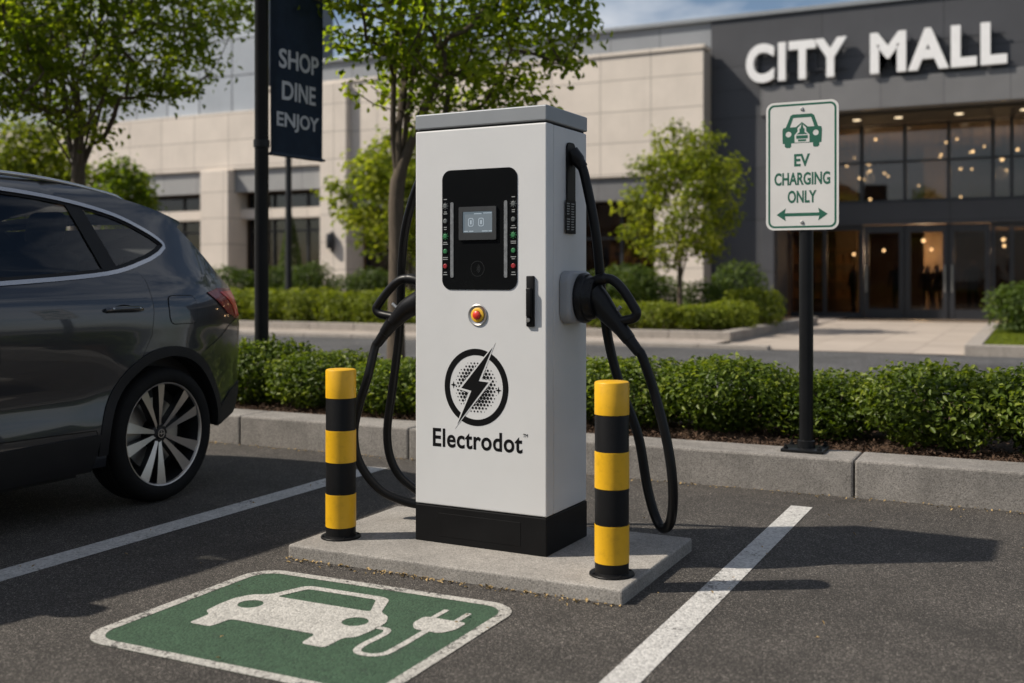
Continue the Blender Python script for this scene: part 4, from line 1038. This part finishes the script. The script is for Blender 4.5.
# mulch chips on the bed
n = 9000; rngm = np.random.default_rng(19)
P = np.stack([rngm.uniform(-8, 2.2, n), KY+.33+np.abs(rngm.normal(0, .28, n)), rngm.uniform(.17, .205, n)], 1); N = rngm.normal(0, .6, P.shape)+[0, 0, 1]
g = obj('mulch_chips', leaf_mesh('mulch_chips', P, N, .032, MT['soil'], rngm, asp=.35), None); g['kind'] = 'stuff'
# trees over there, mirrored in the entrance glass
tree('street_tree', tm3, (4.2, -9.0, 0), 0, 'dark tree across the car park, mirrored at the right of the upper entrance glass', 2.0)
# ---------------------------------------------------------------- people inside the entrance
def person(x, y, rz, h, label, cloth):
    t = thing('person', label, 'person', (x, y, .02), rz)
    k = h/1.75
    J = dict(pel=(0, 0, .95), chest=(0, 0, 1.3), neck=(0, 0, 1.47), head0=(0, .01, 1.56), head=(0, .01, 1.70), shl=(.19, 0, 1.42), shr=(-.19, 0, 1.42), ell=(.24, .02, 1.14), elr=(-.24, .02, 1.14),
             hal=(.24, .10, .90), har=(-.24, .08, .90), hil=(.09, 0, .90), hir=(-.09, 0, .90), knl=(.10, .05, .5), knr=(-.10, -.02, .5), anl=(.10, .0, .08), anr=(-.11, -.06, .08), tol=(.11, .15, .03), tor=(-.12, .09, .03))
    rad = dict(pel=.15, chest=.16, neck=.06, head0=.09, head=.095, shl=.075, shr=.075, ell=.05, elr=.05, hal=.04, har=.04, hil=.10, hir=.10, knl=.065, knr=.065, anl=.05, anr=.05, tol=.035, tor=.035)
    E = [('pel', 'chest'), ('chest', 'neck'), ('neck', 'head0'), ('head0', 'head'), ('chest', 'shl'), ('chest', 'shr'), ('shl', 'ell'), ('shr', 'elr'), ('ell', 'hal'), ('elr', 'har'), ('pel', 'hil'), ('pel', 'hir'), ('hil', 'knl'), ('hir', 'knr'), ('knl', 'anl'), ('knr', 'anr'), ('anl', 'tol'), ('anr', 'tor')]
    ks = list(J); me = bpy.data.meshes.new('body'); me.from_pydata([tuple(c*k for c in J[q]) for q in ks], [(ks.index(a), ks.index(b)) for a, b in E], [])
    o = bpy.data.objects.new('body', me); COL.objects.link(o)
    md = o.modifiers.new('skin', 'SKIN'); o.modifiers.new('sub', 'SUBSURF').levels = 1
    for q, s in zip(ks, me.skin_vertices[0].data): s.radius = (rad[q]*k, rad[q]*k*.8); s.use_root = q == 'pel'
    dg = bpy.context.evaluated_depsgraph_get(); m2 = bpy.data.meshes.new_from_object(o.evaluated_get(dg)); bpy.data.objects.remove(o)
    m2.materials.clear(); m2.materials.append(cloth); m2.materials.append(MT['skin'])
    for p in m2.polygons: p.material_index = 1 if p.center.z > 1.50*k or (p.center.z < .92*k and abs(p.center.x) > .2*k) else 0
    obj('body', m2, None, t)
for x, y, rz, h, l, c in ((-3.95, 35.6, .4, 1.74, 'dim figure in dark clothes inside the first entrance door', 'cloth1'), (-2.85, 36.4, 2.6, 1.68, 'dim figure in grey top inside the middle entrance door', 'cloth2'),
                          (-1.75, 35.4, 3.3, 1.80, 'dim figure in dark coat inside the door beside the round bush', 'cloth1'), (-5.3, 35.8, 1.2, 1.7, 'dim figure in dark clothes behind the side pane left of the doors', 'cloth1'),
                          (-3.2, 37.2, .2, 1.66, 'dim figure in dark clothes deeper in the hall behind the middle door', 'cloth1')):
    person(x, y, rz, h, l, MT[c])
# ---------------------------------------------------------------- the grey car (local: x outwards, y to the rear, z up; origin between the axles)
car = thing('parked_car', 'dark grey sport utility car parked tail to the kerb, its side in shade', 'car', (-5.135, 2.96, 0))
def pchip(knots):
    xs = [k[0] for k in knots]; ys = [k[1] for k in knots]; n = len(xs)
    d = [(ys[i+1]-ys[i])/(xs[i+1]-xs[i]) for i in range(n-1)]
    m_ = [d[0]]+[0 if d[i-1]*d[i] <= 0 else 2*d[i-1]*d[i]/(d[i-1]+d[i]) for i in range(1, n-1)]+[d[-1]]
    def f(x):
        x = min(max(x, xs[0]), xs[-1]); i = 0
        while i < n-2 and x > xs[i+1]: i += 1
        h = xs[i+1]-xs[i]; t = (x-xs[i])/h
        return (1+2*t)*(1-t)**2*ys[i]+t*(1-t)**2*h*m_[i]+t*t*(3-2*t)*ys[i+1]+t*t*(t-1)*h*m_[i+1]
    return f
basef = pchip([(.15, .85), (.30, .905), (.45, .925), (.62, .918), (.80, .935), (.95, .943), (1.06, .932), (1.14, .900), (1.22, .855), (1.36, .795), (1.50, .735), (1.60, .685), (1.67, .635), (1.72, .56), (1.80, .40)])
AX = 1.40; WZ = .362; WR = .362
def halfw(y, z):
    x = basef(z)
    t = max(0, (y-1.25)/.90); x -= (.17+.05*max(0, z-.9))*t**3
    t = max(0, (-y-1.35)/1.0); x -= .30*t**2.6
    for ya in (AX, -AX):
        r_ = hypot(y-ya, z-WZ); x += .020*exp(-((r_-.40)/.13)**2)
    if -1 < y < 1.1: x -= .016*exp(-((z-.60)/.11)**2)*exp(-((y-.1)/.9)**4)
    return x
def nrm(y, z, sg):
    e = .004; gy = (halfw(y+e, z)-halfw(y-e, z))/(2*e); gz = (halfw(y, z+e)-halfw(y, z-e))/(2*e)
    return V((sg, -gy, -gz)).normalized()
def inside(p, poly):
    c = False; n = len(poly); j = n-1
    for i in range(n):
        if (poly[i][1] > p[1]) != (poly[j][1] > p[1]) and p[0] < (poly[j][0]-poly[i][0])*(p[1]-poly[i][1])/(poly[j][1]-poly[i][1])+poly[i][0]: c = not c
        j = i
    return c
def dens(poly, step=.04):
    out = []
    for a, b in zip(poly, poly[1:]+poly[:1]):
        n = max(1, int(hypot(b[0]-a[0], b[1]-a[1])/step))
        out += [(a[0]+(b[0]-a[0])*i/n, a[1]+(b[1]-a[1])*i/n) for i in range(n)]
    return out
def spl(pts, k=6): return [(p.x, p.y) for p in smooth_path([(*p, 0) for p in pts], k)]
def segd(p, a, b):
    dx, dy = b[0]-a[0], b[1]-a[1]; t = max(0, min(1, ((p[0]-a[0])*dx+(p[1]-a[1])*dy)/(dx*dx+dy*dy+1e-12)))
    return hypot(p[0]-a[0]-t*dx, p[1]-a[1]-t*dy)
def skin(name, outer, holes, mat, off=0., depth=0., step=.05, parent=None, sides=(1, -1), fx=None, edge=True):
    if len(sides) > 1:
        return [skin(name, outer, holes, mat, off, depth, step, parent, (q,), fx, edge) for q in sides][0]
    """a curved panel on the car's side, mirrored to the other side, optionally with a turned-in edge"""
    loops = [dens(l, step*.8) for l in [outer]+holes]
    pts, edges = [], []
    for l in loops:
        k = len(pts); pts += l; edges += [(k+i, k+(i+1) % len(l)) for i in range(len(l))]
    ys = [p[0] for p in loops[0]]; zs = [p[1] for p in loops[0]]
    y = min(ys)+step/2; r_ = random.Random(1); segs = [(l[i], l[(i+1) % len(l)]) for l in loops for i in range(len(l))]
    while y < max(ys):
        z = min(zs)+step/2
        while z < max(zs):
            p = (y, z)
            if inside(p, loops[0]) and not any(inside(p, h) for h in loops[1:]) and min(segd(p, a, b) for a, b in segs) > step*.45: pts.append(p)
            z += step
        y += step
    vv, ee, ff, *_ = delaunay_2d_cdt([V(p) for p in pts], edges, [], 0, 1e-6)
    keep = []
    for f in ff:
        c = sum((vv[i] for i in f), V((0, 0)))/len(f)
        if inside(c, loops[0]) and not any(inside(c, h) for h in loops[1:]): keep.append(f)
    F = fx or halfw; me = bpy.data.meshes.new(name); VX, FC, NR = [], [], []
    for sg in sides:
        k = len(VX)
        for v in vv: VX.append((sg*(F(v.x, v.y)+off), v.x, v.y)); NR.append(nrm(v.x, v.y, sg))
        for f in keep:
            a = [k+i for i in f]; nz_ = (V(VX[a[1]])-V(VX[a[0]])).cross(V(VX[a[2]])-V(VX[a[0]]))
            FC.append(a if nz_.x*sg > 0 else a[::-1])
        if depth:
            cnt = {}
            for f in keep:
                for i in range(len(f)):
                    e = tuple(sorted((f[i], f[(i+1) % len(f)]))); cnt[e] = cnt.get(e, 0)+1
            for (a, b), c in cnt.items():
                if c == 1:
                    k2 = len(VX)
                    for i in (a, b, b, a):
                        pass
                    for i, dd in ((a, 0), (b, 0), (b, depth), (a, depth)): VX.append((sg*(F(vv[i].x, vv[i].y)+off-dd), vv[i].x, vv[i].y))
                    e1 = V(VX[k2+1])-V(VX[k2]); e2 = V(VX[k2+3])-V(VX[k2]); nn = e1.cross(e2).normalized()
                    FC.append([k2, k2+1, k2+2, k2+3]); NR += [nn]*4
    me.from_pydata(VX, [], FC); me.update(); me.shade_smooth(); me.normals_split_custom_set_from_vertices(NR)
    me.materials.append(mat); o = bpy.data.objects.new(name, me); COL.objects.link(o); o.parent = parent or car; return o
# outline in (y, z)
tail = spl([(1.83, .355), (2.08, .41), (2.19, .51), (2.215, .64), (2.20, .80), (2.175, .94), (2.15, 1.03), (2.11, 1.13)], 4) + spl([(2.07, 1.165), (1.975, 1.245), (1.83, 1.375), (1.69, 1.495)], 4) + [(1.735, 1.515)]
roofl = spl([(1.735, 1.530), (1.55, 1.585), (1.36, 1.628), (1.1, 1.672), (.75, 1.702), (.35, 1.712), (0, 1.705), (-.25, 1.68)], 4)
wind = spl([(-.35, 1.655), (-.75, 1.47), (-1.12, 1.22), (-1.25, 1.13)], 4)
nose = spl([(-1.32, 1.10), (-1.75, 1.04), (-2.1, .94), (-2.26, .80), (-2.32, .60), (-2.28, .40), (-2.15, .28)], 4)
def arc(ya, r, a0, a1, n=24, zc=WZ): return [(ya+r*cos(R(a0+(a1-a0)*i/n)), zc+r*sin(R(a0+(a1-a0)*i/n))) for i in range(n+1)]
AR = .425; zb = .25
def aarc(r, z): return math.degrees(math.asin((z-WZ)/r))
lo_a = aarc(AR, zb)
under = [(-2.1, zb)] if False else []
outline = tail+roofl+wind+nose+[p for p in arc(-AX, AR, 180-lo_a, lo_a)]+[(0, zb)]+[p for p in arc(AX, AR, 180-lo_a, aarc(AR, .355))][::1]
low = spl([(-.98, 1.135), (-.5, 1.150), (0, 1.165), (.48, 1.188), (1.05, 1.232), (1.33, 1.297), (1.46, 1.345)], 5)
upp = spl([(1.515, 1.380), (1.50, 1.405), (1.40, 1.462), (1.20, 1.540), (.88, 1.600), (.5, 1.630), (.1, 1.632), (-.2, 1.61), (-.42, 1.555), (-.75, 1.375), (-1.0, 1.17)], 5)
dlo = low+upp                                            # daylight opening
skin('side_panel', outline, [dlo], MT['carpaint'], 0, 0, .05)
# roof, screens, bonnet, tail: strips across the car between the two sides
def across(name, pts, mat, crown=.05, bulge=0., n=14, off=0., parent=None):
    bm = B(); rows = []
    for y, z in pts:
        w = halfw(y, z)+off; row = []
        for i in range(n+1):
            s = -1+2*i/n; k = 1-abs(s)**2.4; row.append(bm.verts.new((s*w, y+bulge*k, z+crown*k+off)))
        rows.append(row)
    for a, b in zip(rows, rows[1:]):
        for i in range(n): bm.faces.new((a[i], a[i+1], b[i+1], b[i]))
    o = obj(name, bm, mat, parent or car); shade(o.data, 50); return o
across('tailgate', tail[:-12]+[tail[-13]], MT['carpaint'], 0, .085)
hatch = tail[-13:-1]
across('rear_window', hatch, MT['carglass'], .0, .045)
across('spoiler', [tail[-2], tail[-1]]+roofl[:3], MT['carpaint'], .028, .06)
across('roof', roofl[2:], MT['carpaint'], .045, 0)
across('windscreen', [roofl[-1]]+wind, MT['carglass'], .045, -.10)
across('bonnet', [wind[-1]]+nose[:14], MT['carpaint'], .05, -.12)
across('front_bumper', nose[13:], MT['carpaint'], .0, -.16)
bm = B(); box(bm, -.62, .62, -2.50, -2.40, .52, .80, .03); obj('grille', bm, MT['carclad'], car)
for s in (1, -1):
    bm = B(); box(bm, s*.48, s*.80, -2.38, -2.20, .74, .84, .02); obj('headlight', bm, MT['headlamp'], car)
bm = B(); box(bm, -.86, .86, -2.1, -1.86, .20, .34, .03); box(bm, -.70, .70, -1.84, 1.7, .20, .26); box(bm, -.80, .80, -.9, .9, .2, .5); box(bm, -.55, .55, 1.0, 1.7, .24, .55); box(bm, -.55, .55, -1.9, -.95, .22, .6)
obj('underbody', bm, MT['carclad'], car)
# glass, pillars, trim
def gl(y, z): return halfw(y, z)-.012
skin('side_window', [p for p in dlo], [], MT['carglass'], 0, 0, .08, fx=gl)
def clip_band(y0, y1, k): return [(y0+k*(1.19-z), z) for z in (1.0, 1.7)]
for nm, a, b, k in (('pillar_trim', .16, .29, .16), ('pillar_trim', 1.055, 1.155, .34)):
    zt = lambda y: max((p[1] for p in upp if abs(p[0]-y) < .12), default=1.6)
    zl = lambda y: min((p[1] for p in low if abs(p[0]-y) < .15), default=1.18)+.004
    z0 = zl(a)+.01; z1 = zt(a-k*.4)-.012
    skin(nm, [(a-k*(z0-1.19), z0), (b-k*(z0-1.19), z0+.012), (b-k*(z1-1.19), z1-.02), (a-k*(z1-1.19), z1)], [], MT['carclad'], -.004, .012, .05)
# body-coloured frame round the glass is the satin trim
c = V((.3, 1.4))
def offs(poly, d):
    out = []; n = len(poly)
    for i in range(n):
        a, b = V(poly[i-1]), V(poly[(i+1) % n]); t = (b-a).normalized(); out.append((poly[i][0]+t.y*d, poly[i][1]-t.x*d))
    return out
skin('window_trim', offs(dlo, .016), [offs(dlo, -.004)], MT['chrome'], .004, .016, .03)
# dark seal inside the trim
skin('window_seal', offs(dlo, -.003), [offs(dlo, -.020)], MT['carclad'], -.006, .01, .03)
# door shells and their gaps
AD = .475
def door_poly(g=0.):
    a0 = math.degrees(math.acos((1.12-AX)/AD)) if False else None
    arcp = [p for p in arc(AX, AD-g, 176, 116, 12)]
    return [(.245-g, 1.145), (.23-g, .46-g), (AX-AD-.02+g*.5, .445-g)]+arcp+[(1.262+g, .90), (1.285+g, 1.02), (1.29+g, 1.195)]+[p for p in offs(low, .022)[::-1] if .26 < p[0] < 1.26]
skin('door_gap', door_poly(.006), [], MT['cargap'], .0010, 0, .05)
skin('door', door_poly(), [], MT['carpaint'], .0035, .004, .05)
fd = [(-.87+.0, 1.12), (-.92, .80), (-.90, .46), (.215, .445), (.226, 1.143)]
skin('door_gap', [(-.876, 1.122), (-.926, .80), (-.906, .454), (.221, .439), (.232, 1.145)]+[p for p in offs(low, .022)[::-1] if -.86 < p[0] < .22], [], MT['cargap'], .0010, 0, .05)
skin('door', fd+[p for p in offs(low, .022)[::-1] if -.86 < p[0] < .21], [], MT['carpaint'], .0035, .004, .05)
fl = [(1.435, .955), (1.595, .955), (1.617, .965), (1.625, .988), (1.625, 1.072), (1.615, 1.095), (1.594, 1.105), (1.438, 1.105), (1.415, 1.096), (1.405, 1.071), (1.405, .987), (1.414, .964)]
skin('fuel_flap_gap', rrect(1.4008, 1.6293, .9508, 1.1093, .038, 3), [], MT['cargap'], .0009, 0, .05, sides=(1,))
skin('fuel_flap', fl, [], MT['carpaint'], .0030, .003, .05, sides=(1,))
# rear bumper shut line and lower cladding
skin('bumper_gap', band(spl([(1.70, .80), (1.85, .86), (1.98, .93), (2.09, .96)], 5), .006), [], MT['cargap'], .0015, 0, .04)
skin('sill_cladding', [(-.90, .235), (.90, .235), (.93, .42), (.0, .405), (-.93, .42)], [], MT['carclad'], .010, .06, .05)
for ya in (AX, -AX): skin('arch_cladding', arc(ya, AD, 180-aarc(AD, .31), aarc(AD, .36), 30)+arc(ya, AR-.004, aarc(AR, .36), 180-aarc(AR, .31), 30), [], MT['carclad'], .009, .05, .035)
skin('bumper_cladding', [(1.83, .352), (2.07, .40), (2.185, .51), (2.20, .575), (2.02, .535), (1.875, .47)], [], MT['carclad'], .008, .03, .04)
# tail lamp: smoked wedge with a red bar
skin('tail_light', [(1.76, 1.122), (1.90, 1.145), (2.085, 1.142), (2.122, 1.05), (2.15, .965), (2.07, .962), (1.96, .995)], [], MT['taildark'], .007, .02, .03)
tl = skin('tail_light_bar', [(1.90, 1.122), (2.08, 1.130), (2.112, 1.05), (2.138, .978), (2.075, .978), (2.035, 1.04), (1.98, 1.08)], [], MT['tailred'], .0105, .006, .03)
# door handles
for y0, z0 in ((.955, 1.040), (-.05, 1.025)):
    for s in (1, -1):
        bm = B(); pts = [(y0+i*.025, z0+.006*sin(i/10*pi)) for i in range(11)]
        tube(bm, [(s*(halfw(y, z)+.010+.020*sin(pi*min(1, max(0, i/10)))), y, z) for i, (y, z) in enumerate(pts)], [.009]+[.0145]*9+[.009], 10)
        for v in bm.verts: v.co.z = z0+(v.co.z-z0)*1.0
        h = obj('door_handle', bm, MT['carpaint'], car, 60)
        bm = B(); tube(bm, [(s*(halfw(y, z)+.0265+.0035*sin(pi*i/8)), y, z-.002) for i, (y, z) in enumerate([(y0+.03+k*.0235, z0+.008) for k in range(9)])], .0075, 8); obj('handle_trim', bm, MT['chrome'], h, 60)
        bm = B(); lathe(bm, [(0, 0), (.045, 0), (.05, .002)], 20, M.Translation((s*(halfw(y0+.125, z0)+.0025), y0+.125, z0-.005)) @ M.Rotation(R(90)*s, 4, 'Y') @ M.Diagonal((.62, 1.5, 1, 1))); obj('handle_cup', bm, MT['cargap'], h)
# roof rails, mirrors
for s in (1, -1):
    bm = B(); pth = smooth_path([(s*.60, 1.40, 1.630), (s*.60, 1.28, 1.662), (s*.602, .8, 1.712), (s*.602, 0, 1.722), (s*.60, -.25, 1.705), (s*.60, -.34, 1.68)], 6)
    tube(bm, pth, .0125, 8); obj('roof_rail', bm, MT['chrome'], car, 60)
    bm = B(); box(bm, s*.90, s*1.06, -.86, -.72, 1.12, 1.25, .04, 4); box(bm, s*.86, s*.93, -.84, -.78, 1.10, 1.15, .01); obj('wing_mirror', bm, MT['carpaint'], car, 50)
# cabin
bm = B(); box(bm, -.74, .74, -1.2, 1.9, .45, .52); box(bm, -.74, .74, -1.25, -.85, .5, 1.08, .06); box(bm, -.78, -.74, -1.2, 1.9, .5, 1.12); box(bm, .74, .78, -1.2, 1.9, .5, 1.12); box(bm, -.7, .7, 1.9, 1.95, .5, 1.05)
obj('cabin_tub', bm, MT['seat'], car)
def seat(x, y, w):
    bm = B(); box(bm, x-w/2, x+w/2, y-.45, y+.05, .62, .80, .05, 3)
    m_ = M.Translation((x, y+.06, .78)) @ M.Rotation(R(-14), 4, 'X'); box(bm, -w/2, w/2, -.06, .06, 0, .58, .05, 3, m_)
    for hx_ in ((-.0,) if w < .7 else (-.36, .36)): box(bm, hx_-.125, hx_+.125, -.05, .05, .61, .80, .05, 3, m_); box(bm, hx_-.06, hx_+.06, -.01, .01, .55, .63, .0, 1, m_)
    obj('seat', bm, MT['seat'], car, 50)
seat(-.38, -.12, .50); seat(.38, -.12, .50); seat(0, .86, 1.25)
bm = B(); pts = [( .38+.18*cos(a), -.72+.05*sin(a), .98+.18*sin(a)) for a in [2*pi*i/24 for i in range(25)]]; tube(bm, pts, .014, 8, False); obj('steering_wheel', bm, MT['seat'], car)
# wheels
def wheel(sx, y):
    w = bpy.data.objects.new('wheel', None); COL.objects.link(w); w.parent = car; w.location = (sx*.805, y, WZ); w.rotation_euler = (0, 0, 0 if sx > 0 else pi)
    A = M.Rotation(R(90), 4, 'Y')                       # lathe axis z -> x
    bm = B()
    prof = [(.278, -.11), (.296, -.118), (.335, -.115), (.352, -.10), (.360, -.08)]
    for g in (-.055, 0, .055): prof += [(.362, g-.010), (.354, g-.008), (.354, g+.008), (.362, g+.010)]
    prof += [(.360, .08), (.352, .102), (.338, .116), (.315, .123), (.296, .121), (.285, .114), (.278, .106)]
    lathe(bm, prof, 72, A); obj('tyre', bm, MT['tyre'], w, 40)
    bm = B(); lathe(bm, [(.288, -.11), (.262, -.10), (.255, -.03), (.258, .05), (.266, .093), (.281, .102), (.281, .098)], 64, A)
    lathe(bm, [(.255, -.03), (.10, -.03), (.09, .0), (0, .0)], 40, A); obj('rim_barrel', bm, MT['rimdark'], w, 40)
    bm = B(); lathe(bm, [(.19, -.02), (.19, .01), (.08, .01), (.08, -.02)], 48, A); obj('brake_disc', bm, MT['steel'], w, 30)
    bm = B()
    lathe(bm, [(.267, .094), (.271, .104), (.277, .1065), (.2815, .103)], 72, A)
    obj('rim', bm, MT['rim'], w, 40)
    bm = B(); lathe(bm, [(.0, .0700), (.046, .0700), (.056, .064), (.056, .02)], 40, A)
    for k in range(5):
        a = 2*pi*k/5+.31; lathe(bm, [(.010, .0), (.010, .012), (0, .014)], 6, A @ M.Translation((.040*cos(a+.63), .040*sin(a+.63), .060)))
    obj('hub', bm, MT['rimdark'], w, 30)
    for k in range(5):
        bm = B(); mk = M.Rotation(2*pi*k/5+R(90), 4, 'X')
        for s in (1, -1):
            # blade: narrow at the hub, broad and twisted at the rim; polished face, dark flank
            P = []
            for t in range(7):
                f = t/6; r_ = .034+.234*f; ca = s*(.011+.056*f**1.1); hw = .0085+.023*f**1.2
                x = .070+.016*sin(pi*f*.55)+.016*f
                P.append([(x-s*0.0, ca-hw, r_), (x-.004-.006*f, ca+hw, r_), (x-.05, ca+hw*.8, r_), (x-.05, ca-hw*.8, r_)])
            vs = [[bm.verts.new(mk @ V(q)) for q in p] for p in P]
            for a, b in zip(vs, vs[1:]):
                for i in range(4): bm.faces.new((a[i], a[(i+1) % 4], b[(i+1) % 4], b[i]))
            bm.faces.new(vs[0]); bm.faces.new(vs[-1])
        bmesh.ops.recalc_face_normals(bm, faces=bm.faces)
        me = bpy.data.meshes.new('spoke'); bm.to_mesh(me); bm.free(); me.materials.append(MT['rim']); me.materials.append(MT['rimdark'])
        for p in me.polygons: p.material_index = 0 if p.normal.x > .55 else 1
        o = bpy.data.objects.new('spoke', me); COL.objects.link(o); o.parent = w
    bm = B(); lathe(bm, [(.0, .078), (.026, .077), (.031, .073), (.031, .066)], 32, A); cc = obj('centre_cap', bm, MT['rimdark'], w, 40)
    bm = B(); lathe(bm, [(.020, .0785), (.0235, .0785), (.0235, .077), (.020, .077), (.020, .0785)], 32, A); box(bm, .0775, .0788, -.0165, .0165, -.002, .002); box(bm, .0775, .0788, -.002, .002, -.010, .018); obj('cap_mark', bm, MT['rim'], cc)
    return w
for sx in (1, -1):
    for y in (AX, -AX): wheel(sx, y)
for sx in (1, -1):
    for y in (AX, -AX):
        bm = B(); m_ = M.Translation((sx*.60, y, WZ)) @ M.Rotation(R(90)*sx, 4, 'Y')
        lathe(bm, [(.44, .30), (.44, -.10), (0, -.10)], 40, m_)
        bmesh.ops.delete(bm, geom=[v for v in bm.verts if v.co.z < .30], context='VERTS')
        obj('wheel_housing', bm, MT['cargap'], car)
bm = B(); box(bm, -.26, .26, 2.232, 2.240, .72, .83, .003); obj('number_plate', bm, MT['plate'], car)
